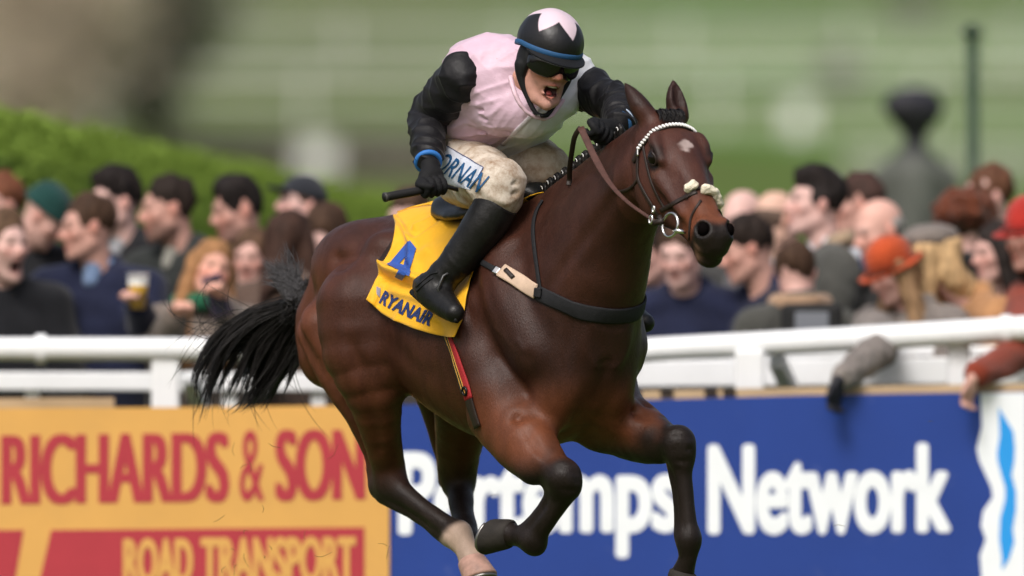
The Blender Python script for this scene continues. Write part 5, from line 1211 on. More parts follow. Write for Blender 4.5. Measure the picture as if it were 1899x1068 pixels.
strap('nose_strap', [(1226, 390), (1245, 380), (1270, 366), (1292, 356)], 26, 0.014)
strap('drop_strap', [(1300, 372), (1290, 388), (1282, 405), (1280, 425), (1279, 445)], 26, 0.008)
p_, n_ = head_band(0.375, -0.35, 40, -130, 40, 0.004); ribbon('nose_strap', p_, n_, 0.014, 0.004, M_LEATH, horse)
p_, n_ = head_band(0.45, -0.3, -20, -150, 30, 0.003); ribbon('drop_strap', p_, n_, 0.008, 0.004, M_LEATH, horse)
MB().tube(np.array([(*(hit(1187, 275 + 1.0 * k)[0] + hit(1187, 275 + 1.0 * k)[1] * 0.008), 0.0035) for k in range(0, 16, 3)]), 6).build('buckle', M_STEEL, ck, smooth=True)
# sheepskin noseband: two fluffy rolls across the nose
def fleece(a0, a1, r, t_=0.385):
    ps, ns = head_band(t_, -0.30, a0, a1, 14, 0.010)
    F = Field(ps.min(0) - 0.045, ps.max(0) + 0.045, 0.0032)
    F.tube([(*p, r) for p in ps], k=0.01)
    n1, n2 = Noise(21), Noise(22)
    F.add(lambda X, Y, Z: 0.0018 * n1(X, Y, Z, 260.0) + 0.0014 * n2(X, Y, Z, 520.0))
    v, q = F.mesh(0); return mesh_obj('sheepskin_noseband', v, q, M_FLEECE, horse)
fleece(-2, -50, 0.0155); fleece(26, 16, 0.0150, 0.362)
# bit: ring, mouthpiece, buckles
rc = hit(1238, 410)[0] if hit(1238, 410)[0] is not None else P(1238, 410, -0.93)
rc, rn = nearest(rc); rn = unit(rn + 0.15 * np.array([0, -1, 0])); rc = rc + rn * 0.012
bitA = unit(np.cross(rn, (0, 0, 1))); bitB = np.cross(rn, bitA)
def ring(name, c, nn, R, r, a0=0, a1=6.2832, m_=M_STEEL, parent=None, sx=1.0):
    A = unit(np.cross(nn, (0.1, 0.0, 1))); B = np.cross(nn, A)
    MB().tube(np.array([(*(c + A * R * sx * math.cos(a) + B * R * math.sin(a)), r) for a in np.linspace(a0, a1, 33)]), 8, cap=abs(a1 - a0) < 6.2).build(name, m_, parent or horse, smooth=True)
ring('bit_ring', P(1243, 417, -0.985), unit(np.array([-0.75, -0.62, 0.1])), 0.036, 0.0042)
MB().tube(np.array([(*P(1250, 428, -1.00), 0.006), (*P(1256, 428, -1.01), 0.0085), (*P(1262, 429, -1.015), 0.007), (*P(1272, 431, -1.01), 0.0055)]), 8).build('bit_mouthpiece', M_STEEL, horse, smooth=True)
ring('rein_buckle', P(1207, 407, -0.95), unit(np.array([-0.75, -0.62, 0.1])), 0.012, 0.0032, sx=0.6)
ring('cheek_buckle', P(1212, 388, -0.955), unit(np.array([-0.75, -0.62, 0.1])), 0.009, 0.0028, sx=0.45)
MB().tube(np.array([(*P(1222, 402, -0.955), 0.010), (*P(1228, 410, -0.965), 0.012), (*P(1212, 414, -0.955), 0.010)]), 8).build('bit_strap_loop', M_LEATH, horse, smooth=True)
# reins
def free_strap(name, pts, width, m_, thick=0.004, n=36, face=(0, -1, 0.1)):
    q = spline(np.array([P(*p) for p in pts]), n); q2 = []
    for p in q:
        loc, nor, _, d = HORSE_BVH.ray_cast(Vector(CAMP), Vector(p - CAMP).normalized())
        if loc is not None and (np.linalg.norm(np.array(loc) - CAMP) < np.linalg.norm(p - CAMP) + 0.008): p = np.array(loc) + np.array(nor) * 0.006
        q2.append(p)
    q2 = sm3(q2, 6); return ribbon(name, q2, np.repeat(np.array([face]), len(q2), 0), width, thick, m_, horse)
free_strap('rein', [(1214, 410, -0.96), (1195, 397, -0.93), (1170, 380, -0.86), (1148, 360, -0.80), (1128, 336, -0.73), (1108, 302, -0.64), (1090, 265, -0.56), (1077, 236, -0.50)], [0.010, 0.010, 0.012, 0.016, 0.021, 0.021, 0.021], M_REIN)
free_strap('rein_loop', [(1077, 236, -0.50), (1066, 252, -0.48), (1060, 285, -0.42), (1056, 318, -0.36), (1058, 345, -0.32)], 0.016, M_LEATH)
# breast girth: webbing right round the chest, with a pale leather piece and a strap over the neck
bgp = [(884, 481), (905, 492), (925, 505), (960, 523), (1000, 544), (1040, 562), (1075, 577), (1100, 582), (1125, 585), (1150, 586)]
p_, n_ = mirrored_path(bgp, 60, 0.006)
w_ = np.concatenate([np.full(8, 0.018), np.full(6, 0.030), np.full(8, 0.046), np.full(8, 0.050)]); w_ = np.concatenate([w_, w_[::-1]])
bgs = ribbon('breast_girth', p_, n_, w_, 0.006, M_WEB, horse)
p_, n_ = on_horse([(931, 504), (960, 521), (998, 541)], 16, 0.012); ribbon('leather_piece', p_, n_, 0.046, 0.006, M_TAN, bgs)
p_, n_ = on_horse([(940, 505), (954, 520)], 6, 0.018); ribbon('buckle', p_, n_, 0.014, 0.005, M_LEATH, bgs)
p_, n_ = on_horse([(919, 502), (928, 507)], 6, 0.013); ribbon('buckle', p_, n_, 0.024, 0.004, M_STEEL, bgs)
p_, n_ = on_horse([(1001, 552), (1003, 534)], 8, 0.014); ribbon('keeper', p_, n_, 0.028, 0.006, M_WEB, bgs)
p_, n_ = on_horse([(1003, 540), (998, 500), (992, 455), (990, 420), (996, 392), (1008, 372)], 30, 0.005); ribbon('neck_strap', p_, n_, 0.016, 0.004, M_WEB, horse)
p2 = mirror_w(p_); ribbon('neck_strap', p2, mirror_d(n_), 0.016, 0.004, M_WEB, horse)
# girth
gp = [(826, 590), (836, 625), (850, 670), (866, 720), (880, 770), (888, 792)]
p_, n_ = on_horse(gp, 40, 0.006); gi = ribbon('girth', p_[:30], n_[:30], 0.045, 0.006, M_RED, horse)
ribbon('girth', p_[28:], n_[28:], 0.04, 0.006, M_LEATH, horse)
for off in (-0.016, -0.004):
    tg = np.gradient(p_, axis=0); sdv = np.array([unit(np.cross(unit(t), k)) for t, k in zip(tg, n_)])
    ribbon('girth_stripe', (p_ - sdv * off + n_ * 0.004)[:28], n_[:28], 0.0035, 0.002, M_YEL, gi)
    ribbon('girth_strap', (p_ - sdv * (off - 0.006) + n_ * 0.0035)[:27], n_[:27], 0.008, 0.002, M_LEATH, gi)
c, nn = p_[26] + n_[26] * 0.006, n_[26]
ring('girth_buckle', c, nn, 0.012, 0.004, m_=mat('dark buckle', (0.03, 0.028, 0.026), rough=0.3, metal=0.8), parent=gi)

# ---- number cloth: a sheet draped over the back, both sides
def coons(top, bot, left, right, nu, nv):
    T_, B_, L2, R2 = (spline(np.array(c, float), m) for c, m in ((top, nu), (bot, nu), (left, nv), (right, nv)))
    u = np.linspace(0, 1, nu)[None, :, None]; v = np.linspace(0, 1, nv)[:, None, None]
    return ((1 - v) * T_[None] + v * B_[None] + (1 - u) * L2[:, None] + u * R2[:, None]
            - (1 - u) * (1 - v) * T_[0] - u * (1 - v) * T_[-1] - (1 - u) * v * B_[0] - u * v * B_[-1])
NU, NV = 74, 66
ctop = [(740, 402), (770, 393), (800, 388), (850, 378), (920, 366), (985, 357)]
cbot = [(680, 556), (705, 573), (740, 594), (785, 612), (822, 622), (852, 626)]
clef = [(740, 402), (733, 430), (728, 462), (714, 490), (700, 516), (690, 538), (680, 556)]
crig = [(985, 357), (950, 400), (915, 450), (890, 490), (876, 530), (864, 580), (852, 626)]
G = coons(ctop, cbot, clef, crig, NU, NV)
cp = np.zeros((NV, NU, 3)); cn = np.zeros((NV, NU, 3))
last = None
for i in range(NV):
    for j in range(NU):
        p, nn = hit(*G[i, j])
        k = 0
        while p is None and k < 40: k += 1; p, nn = hit(G[i, j][0] + 0.5 * k, G[i, j][1] + 2.0 * k)
        cp[i, j], cn[i, j] = p, nn; last = (p, nn)
for _ in range(6):
    for A in (cp, cn):
        A[1:-1] = 0.25 * A[:-2] + 0.5 * A[1:-1] + 0.25 * A[2:]; A[:, 1:-1] = 0.25 * A[:, :-2] + 0.5 * A[:, 1:-1] + 0.25 * A[:, 2:]
cn /= np.linalg.norm(cn, axis=2)[..., None]
uu, vv = np.meshgrid(np.linspace(0, 1, NU), np.linspace(0, 1, NV))
gx, gy = G[..., 0], G[..., 1]
def bumpline(x0, y0, x1, y1, w, a, end=True):
    dx, dy = x1 - x0, y1 - y0; L = math.hypot(dx, dy); t = ((gx - x0) * dx + (gy - y0) * dy) / L / L; d = ((gx - x0) * dy - (gy - y0) * dx) / L
    return a * np.exp(-(d / w) ** 2) * np.exp(-np.maximum(np.maximum(-t, t - 1), 0) ** 2 * 30)
lift = 0.014 + 0.0 * uu
lift += bumpline(690, 494, 775, 520, 8, 0.026) - bumpline(700, 512, 780, 534, 8, 0.006)       # the fold below the number
lift += bumpline(735, 412, 768, 452, 5, 0.012) + bumpline(768, 452, 775, 500, 8, 0.010)         # crease down the side
lift += bumpline(775, 430, 810, 415, 6, 0.012) + bumpline(785, 450, 835, 418, 8, 0.010) + bumpline(800, 470, 770, 490, 8, 0.008) - bumpline(780, 440, 830, 405, 5, 0.006)
lift += bumpline(740, 545, 790, 556, 7, 0.008) + bumpline(755, 570, 745, 600, 6, 0.006) + bumpline(700, 560, 712, 530, 6, 0.005) + bumpline(800, 585, 835, 600, 5, 0.006)
lift = 0.014 + (lift - 0.014) * 1.5
lift += 0.0022 * Noise(31)(gx, gy, gx * 0, 0.10) + 0.0012 * Noise(32)(gx, gy, gx * 0, 0.25)
lift += 0.010 * np.clip((vv - 0.8) / 0.2, 0, 1) ** 2
cv = cp + cn * lift[..., None]
def grid_faces(nv, nu): 
    I = np.arange(nv * nu).reshape(nv, nu)
    return np.stack([I[:-1, :-1].ravel(), I[1:, :-1].ravel(), I[1:, 1:].ravel(), I[:-1, 1:].ravel()], 1)
gf = grid_faces(NV, NU)
def sheet(name, v, f, m_, parent, th):
    o = mesh_obj(name, v, f, m_, parent); md = o.modifiers.new('thick', 'SOLIDIFY'); md.thickness = th; md.offset = -1.0; return o
ncl = sheet('number_cloth', cv.reshape(-1, 3), gf, M_CLOTH, horse, 0.003)
mv = mirror_w(cv.reshape(-1, 3)); q_ = sheet('number_cloth', mv, gf[:, ::-1], M_CLOTH, horse, 0.003)
rid = np.stack([cv[0], mirror_w(cv[0])], 0)
rg = np.stack([cv[0] * (1 - t) + mirror_w(cv[0]) * t + np.array([0, 0, 0.012 * math.sin(math.pi * t)]) for t in np.linspace(0, 1, 9)], 0)
sheet('number_cloth', rg.reshape(-1, 3), grid_faces(9, NU), M_CLOTH, horse, 0.003)
CLOTH_BVH = BVHTree.FromPolygons([tuple(v) for v in cv.reshape(-1, 3)], [tuple(int(k) for k in f) for f in gf])
def decal(name, v2, f, bvh, material, parent, lift_=0.0016, sub=2):
    """Flat lettering in pixel coordinates laid on a surface as its own thin mesh."""
    bm = bmesh.new(); vs = [bm.verts.new((a, b, 0)) for a, b in v2]
    for fc in f:
        try: bm.faces.new([vs[i] for i in fc])
        except ValueError: pass
    bmesh.ops.triangulate(bm, faces=bm.faces[:])
    for _ in range(sub):
        ed = [e for e in bm.edges if e.calc_length() > 3.5]
        if not ed: break
        bmesh.ops.subdivide_edges(bm, edges=ed, cuts=1); bmesh.ops.triangulate(bm, faces=bm.faces[:])
    bm.verts.index_update(); out = []; ok = []
    for v in bm.verts:
        p, nn = hit(v.co.x, v.co.y, bvh)
        if p is None: out.append((0, 0, 0)); ok.append(False)
        else: out.append(p + nn * lift_ * (1 if nn @ ray(949, 534) < 0 else -1)); ok.append(True)
    fs = [[v.index for v in fc.verts] for fc in bm.faces]; fs = [q for q in fs if all(ok[i] for i in q)]
    bm.free()
    used = sorted({i for q in fs for i in q}); mp = {i: k for k, i in enumerate(used)}
    return mesh_obj(name, [out[i] for i in used], [[mp[i] for i in q] for q in fs], material, parent, smooth=False)
# the figure 4, drawn as its strokes
four = [[(758, 447), (769, 458), (735, 497), (722, 490)], [(760, 446), (772, 462), (760, 504), (748, 500)], [(716, 491), (728, 486), (762, 496), (760, 511)], [(740, 502), (755, 506), (747, 519), (733, 512)]]
for st in four: decal('figure_stroke', st, [(0, 1, 2, 3)], CLOTH_BVH, M_BLUE, ncl, 0.003 + 0.0004 * four.index(st), sub=5)
def place_text(s, x0, y0, ang, size, sx=1.0, bold=0.0, sp=1.0, curve=0.0, shear=0.0):
    v, f = text_mesh(s, 1.0, bold, sp, 1.0, shear); v = v * size; v[:, 0] *= sx
    X = v[:, 0]; Y_ = -v[:, 1] + curve * X * X
    ca, sa = math.cos(ang), math.sin(ang)
    return np.stack([x0 + X * ca - Y_ * sa, y0 + X * sa + Y_ * ca], 1), f
v2, f2 = place_text('RYANAIR', 703, 560, math.radians(29), 34, 0.70, 0.045, 1.05, curve=-0.0007)
decal('lettering', v2, f2, CLOTH_BVH, M_NAVY, ncl, 0.0025, sub=3)
lg = [(699, 531), (706, 535), (704, 552), (699, 546)]
decal('logo', lg, [(0, 1, 2, 3)], CLOTH_BVH, mat('grey blue print', (0.25, 0.24, 0.30), rough=0.6), ncl, 0.0025, sub=3)
# dark under pad showing behind the cloth
gp2 = coons([(742, 425), (736, 440), (730, 452)], [(700, 488), (705, 493), (712, 496)], [(742, 425), (722, 455), (700, 488)], [(730, 452), (722, 474), (712, 496)], 14, 20)
pp = np.array([[hit(*gp2[i, j])[0] + hit(*gp2[i, j])[1] * 0.006 for j in range(14)] for i in range(20)]); sheet('under_pad', pp.reshape(-1, 3), grid_faces(20, 14), M_DKCLOTH, horse, 0.004)
# ---- saddle
fg = coons([(902, 384), (940, 372), (985, 362)], [(882, 478), (890, 480), (899, 478)], [(902, 384), (890, 430), (882, 478)], [(985, 362), (955, 402), (925, 440), (899, 478)], 20, 24)
fpt = np.zeros((24, 20, 3))
for i in range(24):
    for j in range(20):
        p, nn = hit(*fg[i, j]); k = 0
        while p is None and k < 30: k += 1; p, nn = hit(fg[i, j][0], fg[i, j][1] + 2.0 * k)
        fpt[i, j] = p + nn * 0.024
sheet('saddle_flap', fpt.reshape(-1, 3), grid_faces(24, 20), M_SADDLE, horse, 0.005); sheet('saddle_flap', mirror_w(fpt.reshape(-1, 3)), grid_faces(24, 20)[:, ::-1], M_SADDLE, horse, 0.005)
F = Field((-0.62, -0.40, 1.0), (0.16, 0.40, 1.62), 0.006); e3 = np.eye(3)
F.prof((0, 0, 0), e3[0], e3[1], e3[2], [-0.50, -0.46, -0.38, -0.2, -0.05, 0.02, 0.05], [1.50, 1.528, 1.53, 1.505, 1.535, 1.555, 1.53], [1.47, 1.455, 1.44, 1.44, 1.46, 1.48, 1.50], [0.05, 0.10, 0.125, 0.10, 0.09, 0.06, 0.03], k=0.01)
for sg in (1, -1):
    F.tube([(-0.42, sg * 0.09, 1.475, 0.035), (-0.25, sg * 0.14, 1.46, 0.03), (-0.05, sg * 0.13, 1.48, 0.03)], k=0.03, flat=((0, sg * 0.6, 0.8), 1.8), n=6)
v, q = F.mesh(1); saddle = mesh_obj('saddle', HW(v), q[:, ::-1], M_SADDLE, horse)
# ================================================================ the jockey
M_SKIN = mat('jockey skin', attr=True, rough=0.48, sss=0.05, vary=0.10, vscale=45, bump=0.0012, bscale=260, dirt=((0.12, 0.06, 0.04), 120, 0.70, 0.76))
M_SILK = mat('pink racing silk', attr=True, rough=0.42, vary=0.05, vscale=20, bump=0.0012, bscale=60, bdetail=5, sheen=0.25, stretch=(1, 1, 1.6), dirt=((0.13, 0.09, 0.08), 80, 0.66, 0.72))
M_BSILK = mat('black racing silk', (0.0070, 0.0065, 0.0080), rough=0.50, bump=0.0012, bscale=70, bdetail=4, sheen=0.04, spec=0.20, rvary=0.08, vary=0.2)
M_BREECH = mat('muddy white breeches', attr=True, rough=0.7, vary=0.06, vscale=30, bump=0.0012, bscale=80, dirt=((0.24, 0.15, 0.085), 22, 0.42, 0.70))
M_BOOT = mat('black riding boot leather', (0.0085, 0.008, 0.008), rough=0.40, spec=0.3, vary=0.3, vscale=25, bump=0.0012, bscale=90, rvary=0.10, dirt=((0.06, 0.05, 0.042), 70, 0.66, 0.80))
M_GLOVE = mat('black glove', (0.009, 0.009, 0.010), rough=0.75, spec=0.2, bump=0.001, bscale=200)
M_HELM = mat('silk helmet cover', attr=True, rough=0.40, bump=0.0012, bscale=55, bdetail=4, spec=0.4)
M_BAND = mat('blue elastic', (0.022, 0.085, 0.20), rough=0.6, bump=0.001, bscale=200)
M_CUFF = mat('bright blue cuff', (0.03, 0.16, 0.48), rough=0.55)
M_LENS = mat('dark goggle lens', (0.004, 0.004, 0.005), rough=0.07, spec=0.6)
M_STRAPB = mat('black padded strap', (0.008, 0.008, 0.009), rough=0.6, bump=0.001, bscale=150)
def pt(px, py, Y, *r): return (*P(px, py, Y), *r)
JB = np.array([P(885, 262, 0.24)[0], 0.24, P(885, 262, 0.24)[2] - 0.10])
JH = P(1015, 107, -0.29); JA = head_frame(23, 17, 8)
rsh, rel, rwr = (862, 144, -0.10), (796, 216, 0.06), (794, 296, -0.13)
lsh, lel, lwr = (1076, 158, -0.04), (1146, 196, -0.20), (1152, 226, -0.38)
# body: face, neck and the figure inside the clothes, one surface
F = Field(np.min([P(740, 420, 0.5), P(740, 420, -0.5)], 0), np.max([P(1190, 20, 0.5), P(1190, 20, -0.5)], 0), 0.0042)
L = head_sdf(F, JH, JA, 1.02, mouth=0.85)
F.tube([(*(L(0, -0.02, -0.04)), 0.058), pt(1000, 140, -0.19, 0.058), pt(975, 140, -0.08, 0.075)], k=0.03)
F.tube([pt(880, 270, 0.25, 0.09), pt(925, 205, 0.10, 0.10), pt(965, 150, -0.06, 0.10)], k=0.05)
F.tube([pt(*rsh, 0.05), pt(*rel, 0.035), pt(*rwr, 0.026)], k=0.04); F.tube([pt(965, 150, -0.06, 0.07), pt(*rsh, 0.05)], k=0.04)
F.tube([pt(*lsh, 0.05), pt(*lel, 0.035), pt(*lwr, 0.026)], k=0.04); F.tube([pt(965, 150, -0.06, 0.07), pt(*lsh, 0.05)], k=0.04)
F.tube([pt(*rwr, 0.024), pt(799, 330, -0.195, 0.02)], k=0.02); F.tube([pt(*lwr, 0.026), pt(1130, 238, -0.42, 0.024)], k=0.02)
F.tube([pt(860, 290, 0.18, 0.07), pt(930, 348, -0.18, 0.045), pt(930, 362, -0.18, 0.04)], k=0.05); F.tube([pt(938, 285, 0.30, 0.07), pt(1015, 322, 0.08, 0.045)], k=0.05)
v, q = F.mesh(1)
jc = face_colour(v, JH, JA, 1.02, (0.56, 0.29, 0.225), mouth=0.85, flush=1.0, stubble=0.18)
mud = Noise(77)(v[:, 0], v[:, 1], v[:, 2], 190.0); jc = jc * (1 - 0.35 * np.clip(mud - 0.45, 0, 1)[:, None])
jockey = mesh_obj('person', v, q, M_SKIN, loc=JB, col=jc)
tag(jockey, 'jockey in pink and black silks crouching on the galloping horse, mouth wide open', 'person')
MB().lathe([(0.013 * math.cos(a), 0.009 * math.sin(a)) for a in np.linspace(-1.57, 1.57, 9)], L(0, 0.066, -0.094), np.stack([JA[0], JA[1], JA[2]], 1), 14).build('tongue', mat('tongue', (0.36, 0.07, 0.065), rough=0.35), jockey, smooth=True)
tm = MB()
tm.tube(np.array([(*L(-0.016, 0.083, -0.068), 0.0035), (*L(0, 0.091, -0.067), 0.004), (*L(0.016, 0.083, -0.068), 0.0035)]), 6); tm.build('teeth', mat('teeth', (0.7, 0.64, 0.55), rough=0.3), jockey, smooth=True)

# jacket
pel, che, nek = P(880, 268, 0.25), P(950, 168, 0.02), P(988, 120, -0.14)
ja = unit(nek - pel); lat = unit(P(*lsh) - P(*rsh)); lat = unit(lat - ja * (lat @ ja)); jn = np.cross(lat, ja)
if jn[2] < 0: jn = -jn                                   # towards the back
LT = float(np.linalg.norm(nek - pel))
F = Field(np.min([P(780, 300, 0.5), P(780, 300, -0.4)], 0), np.max([P(1120, 40, 0.5), P(1120, 40, -0.4)], 0), 0.0040)
F.prof(pel, ja, lat, jn, [-0.03, 0.02, 0.12, 0.24, 0.34, 0.42, LT - 0.02, LT + 0.02], [0.09, 0.11, 0.13, 0.135, 0.125, 0.105, 0.075, 0.05], [-0.10, -0.115, -0.125, -0.13, -0.12, -0.10, -0.06, -0.045],
       [0.135, 0.155, 0.17, 0.185, 0.185, 0.15, 0.085, 0.055], k=0.02, ex=2.3)
F.ell(P(892, 112, -0.02), (0.09, 0.085, 0.07), k=0.06); F.ell(P(1050, 135, -0.05), (0.075, 0.075, 0.065), k=0.06)
F.tube([pt(866, 140, -0.07, 0.072), pt(935, 128, -0.06, 0.09), pt(1060, 152, -0.05, 0.068)], k=0.06)
F.tube([pt(930, 205, -0.10, 0.07), pt(985, 205, -0.12, 0.08), pt(1035, 180, -0.10, 0.065)], k=0.05)    # loose front of the silks
F.add(wrinkle(50, unit(P(990, 200, -0.1) - P(870, 120, -0.1)) * 0.6 + np.array([0, 0, 1]), 38.0, 11.0, 0.0042))
F.add(wrinkle(54, (0.35, 0.1, -0.9), 90.0, 22.0, 0.0036)); F.add(wrinkle(57, (0.8, 0.2, -0.4), 170.0, 40.0, 0.0014))
for a, b, am in (((888, 205), (1000, 188), 1.4), ((884, 218), (985, 218), 1.5), ((892, 190), (965, 150), 0.8), ((868, 238), (950, 246), 0.9), ((962, 112), (938, 158), 0.8), ((940, 100), (905, 140), 0.7),
                 ((985, 225), (1050, 190), 0.9), ((955, 250), (1010, 225), 0.8), ((1040, 160), (1020, 200), 0.7), ((850, 250), (900, 262), 0.8), ((915, 170), (985, 172), 0.7), ((895, 232), (960, 230), 0.7)):
    for Yk in (-0.22, -0.14, -0.06, 0.04):
        F.dent([P(*a, Yk), P((a[0] + b[0]) / 2, (a[1] + b[1]) / 2 + 5, Yk), P(*b, Yk)], 0.0095 * am, 0.0085)
        F.dent([P(a[0], a[1] - 9, Yk), P((a[0] + b[0]) / 2, (a[1] + b[1]) / 2 - 5, Yk), P(b[0], b[1] - 9, Yk)], -0.0060 * am, 0.009)
v, q = F.mesh(1)
# pixel position of each vertex, for the colour blocks of the silks
def to_px(v):
    d = v - CAMP; dz = d @ _f; return 949.5 + FPX * d[:, 0] / dz, 534.0 - FPX * (d @ _u) / dz
px, py = to_px(v)
pink, white = np.array((0.60, 0.42, 0.515)), np.array((0.66, 0.66, 0.70))
edge = np.where(py < 200, 1003 - (200 - py) * 0.35, 1003 - (py - 200) * 1.15)   # the seam from the collar down the front
front = np.clip((px - edge) / 5.0, 0, 1)
col = pink + (white - pink) * front[:, None]
col = np.where((py > 238)[:, None] & (front[:, None] < 0.5), col * np.array((0.98, 0.93, 0.95)), col)
jacket = mesh_obj('silks_body', v, q, M_SILK, jockey, col=col)
JK_BVH = BVHTree.FromPolygons([tuple(p) for p in v], [tuple(int(k) for k in f) for f in q])
# front placket seam and collar
sp_ = [hit(a, b, JK_BVH) for a, b in spline(np.array([(1003, 196), (985, 215), (968, 232), (948, 252), (932, 268)], float), 26)]
sp_ = [(p, n) for p, n in sp_ if p is not None]
ribbon('placket', sm3([p + n * 0.002 for p, n in sp_], 3), [n for p, n in sp_], 0.014, 0.004, mat('white placket', (0.62, 0.56, 0.60), rough=0.5), jockey)
F = Field(P(930, 230, -0.4) - 0.02, P(1090, 90, 0.2) + 0.02, 0.0042)
F.tube([(*L(-0.088, -0.03, -0.085), 0.009), (*L(-0.082, 0.02, -0.125), 0.008), (*L(-0.04, 0.045, -0.168), 0.007), (*L(0.03, 0.045, -0.175), 0.007), (*L(0.08, 0.01, -0.12), 0.008)], k=0.02, n=10)
v, q = F.mesh(1); mesh_obj('collar', v, q, mat('pink collar silk', (0.66, 0.46, 0.53), rough=0.45, bump=0.001, bscale=80), jockey)
# sleeves
def sleeve(sh, el, wr, rr, seed, mid=None):
    a, b, c = P(*sh), P(*el), P(*wr); pts = [(*a, rr[0]), (*(a * 0.5 + b * 0.5), rr[1]), (*b, rr[2]), (*(b * 0.5 + c * 0.5), rr[3]), (*c, rr[4])]
    F = Field(np.min([a, b, c], 0) - 0.12, np.max([a, b, c], 0) + 0.12, 0.0036)
    F.tube(pts, k=0.02, n=14)
    if mid is not None: F.ell(P(*mid[:3]), mid[3], k=0.05)
    n_up, n_dn = unit(b - a), unit(c - b)
    sk = np.array([0.35, 0.2, 0.5])
    w1, w2, w3 = wrinkle(seed, n_up + sk, 66.0, 15.0, 0.0070), wrinkle(seed + 3, n_dn - sk * 0.7, 84.0, 17.0, 0.0080), wrinkle(seed + 6, n_up + n_dn + sk, 150.0, 40.0, 0.0034)
    def mixw(X, Y, Z):
        da = (X - b[0]) * (n_up + n_dn)[0] + (Y - b[1]) * (n_up + n_dn)[1] + (Z - b[2]) * (n_up + n_dn)[2]; t = np.clip(da / 0.08 * 0.5 + 0.5, 0, 1)
        return w1(X, Y, Z) * (1 - t) + w2(X, Y, Z) * t + w3(X, Y, Z)
    F.add(mixw); v, q = F.mesh(1); return mesh_obj('sleeve', v, q, M_BSILK, jockey)
sleeve(rsh, rel, rwr, (0.062, 0.069, 0.060, 0.050, 0.038), 60, mid=(852, 142, -0.10, (0.050, 0.050, 0.052)))
sleeve(lsh, lel, lwr, (0.066, 0.062, 0.054, 0.047, 0.040), 80)
def wring(name, c, d, R, r, m_, parent):
    A = unit(np.cross(d, (0.2, 0.1, 1))); B = np.cross(unit(d), A)
    MB().tube(np.array([(*(np.asarray(c) + A * R * math.cos(a) + B * R * math.sin(a)), r) for a in np.linspace(0, 2 * math.pi, 30)]), 8, cap=False).build(name, m_, parent, smooth=True)
wring('cuff', P(794, 300, -0.145), P(799, 326, -0.20) - P(*rwr), 0.036, 0.0085, M_CUFF, jockey)
wring('cuff', P(1152, 228, -0.385), P(1130, 238, -0.42) - P(*lwr), 0.034, 0.008, M_BAND, jockey)
wring('cuff', P(1157, 222, -0.37), P(1130, 238, -0.42) - P(*lwr), 0.036, 0.005, mat('pale blue cuff', (0.35, 0.42, 0.52), rough=0.5), jockey)
# hands in gloves: a palm and four fingers closed round what they hold, the thumb against them
def fist(wrist, c, axis, seed, whip=True):
    """axis: direction of the thing held, from the little finger to the thumb side."""
    wrist, c, axis = np.asarray(wrist), np.asarray(c), unit(axis); d = unit(c - wrist); d = unit(d - axis * (d @ axis) * 0.9)
    fr = unit(np.cross(axis, d)); 
    if fr[1] > 0: fr = -fr                              # side of the knuckles that faces the camera
    F = Field(np.minimum(wrist, c) - 0.08, np.maximum(wrist, c) + 0.08, 0.0032)
    F.tube([(*wrist, 0.029), (*(wrist * 0.55 + c * 0.45), 0.029)], k=0.015)
    F.tube([(*(wrist * 0.5 + c * 0.5 - axis * 0.018), 0.024), (*(c - d * 0.022 - axis * 0.026), 0.019)], k=0.015); F.tube([(*(wrist * 0.5 + c * 0.5 + axis * 0.018), 0.024), (*(c - d * 0.022 + axis * 0.026), 0.019)], k=0.02)
    for kf, (o, ln) in enumerate(((-0.031, 0.88), (-0.0105, 1.0), (0.0105, 1.03), (0.031, 0.95))):
        b = c + axis * o
        F.tube([(*(b - d * 0.026 + fr * 0.010), 0.0112), (*(b - d * 0.004 + fr * 0.026 * ln), 0.0112), (*(b + d * 0.020 * ln + fr * 0.018), 0.0102), (*(b + d * 0.022 * ln - fr * 0.006), 0.0096), (*(b + d * 0.006 - fr * 0.016), 0.009)], k=0.0025, n=12)
    b = c + axis * 0.044
    F.tube([(*(wrist * 0.45 + c * 0.55 + axis * 0.028), 0.015), (*(b - d * 0.016 + fr * 0.008), 0.0125), (*(c + axis * 0.040 + d * 0.004 + fr * 0.026), 0.0115), (*(c + axis * 0.022 + d * 0.016 + fr * 0.032), 0.0098)], k=0.006, n=9)
    v, q = F.mesh(1); return mesh_obj('glove', v, q, M_GLOVE, jockey)
wa, wb = P(712, 366, -0.30), P(826, 345, -0.20)
fist(P(797, 308, -0.165), P(802, 348, -0.215), wa - wb, 1)
fist(P(1140, 234, -0.40), P(1108, 246, -0.455), P(1077, 236, -0.50) - P(1120, 262, -0.44), 2)
# whip held in the right hand
t_ = np.linspace(0, 1, 12); wpts = np.array([(*(wa * (1 - t) + wb * t), 0.0125 if t < 0.06 else (0.0135 if t < 0.55 else 0.009)) for t in t_])
whip = empty('whip', wa, 'black racing whip held in the jockey\'s right hand', 'whip')
MB().tube(wpts, 12).build('handle', mat('black rubber grip', (0.014, 0.013, 0.013), rough=0.55, bump=0.001, bscale=150), whip, smooth=True)
MB().tube(np.array([(*(wa + (wa - wb) * -0.004), 0.0152), (*(wa + (wb - wa) * 0.05), 0.0148)]), 12).build('end_cap', mat('worn cap', (0.05, 0.048, 0.045), rough=0.5), whip, smooth=True)
wt = spline(np.array([(*wb, 0.007), (*(wb + np.array((0.08, 0.25, -0.02))), 0.006), (*(wb + np.array((0.12, 0.45, -0.03))), 0.005)]), 8); MB().tube(wt, 8).build('shaft', M_STRAPB, whip, smooth=True)

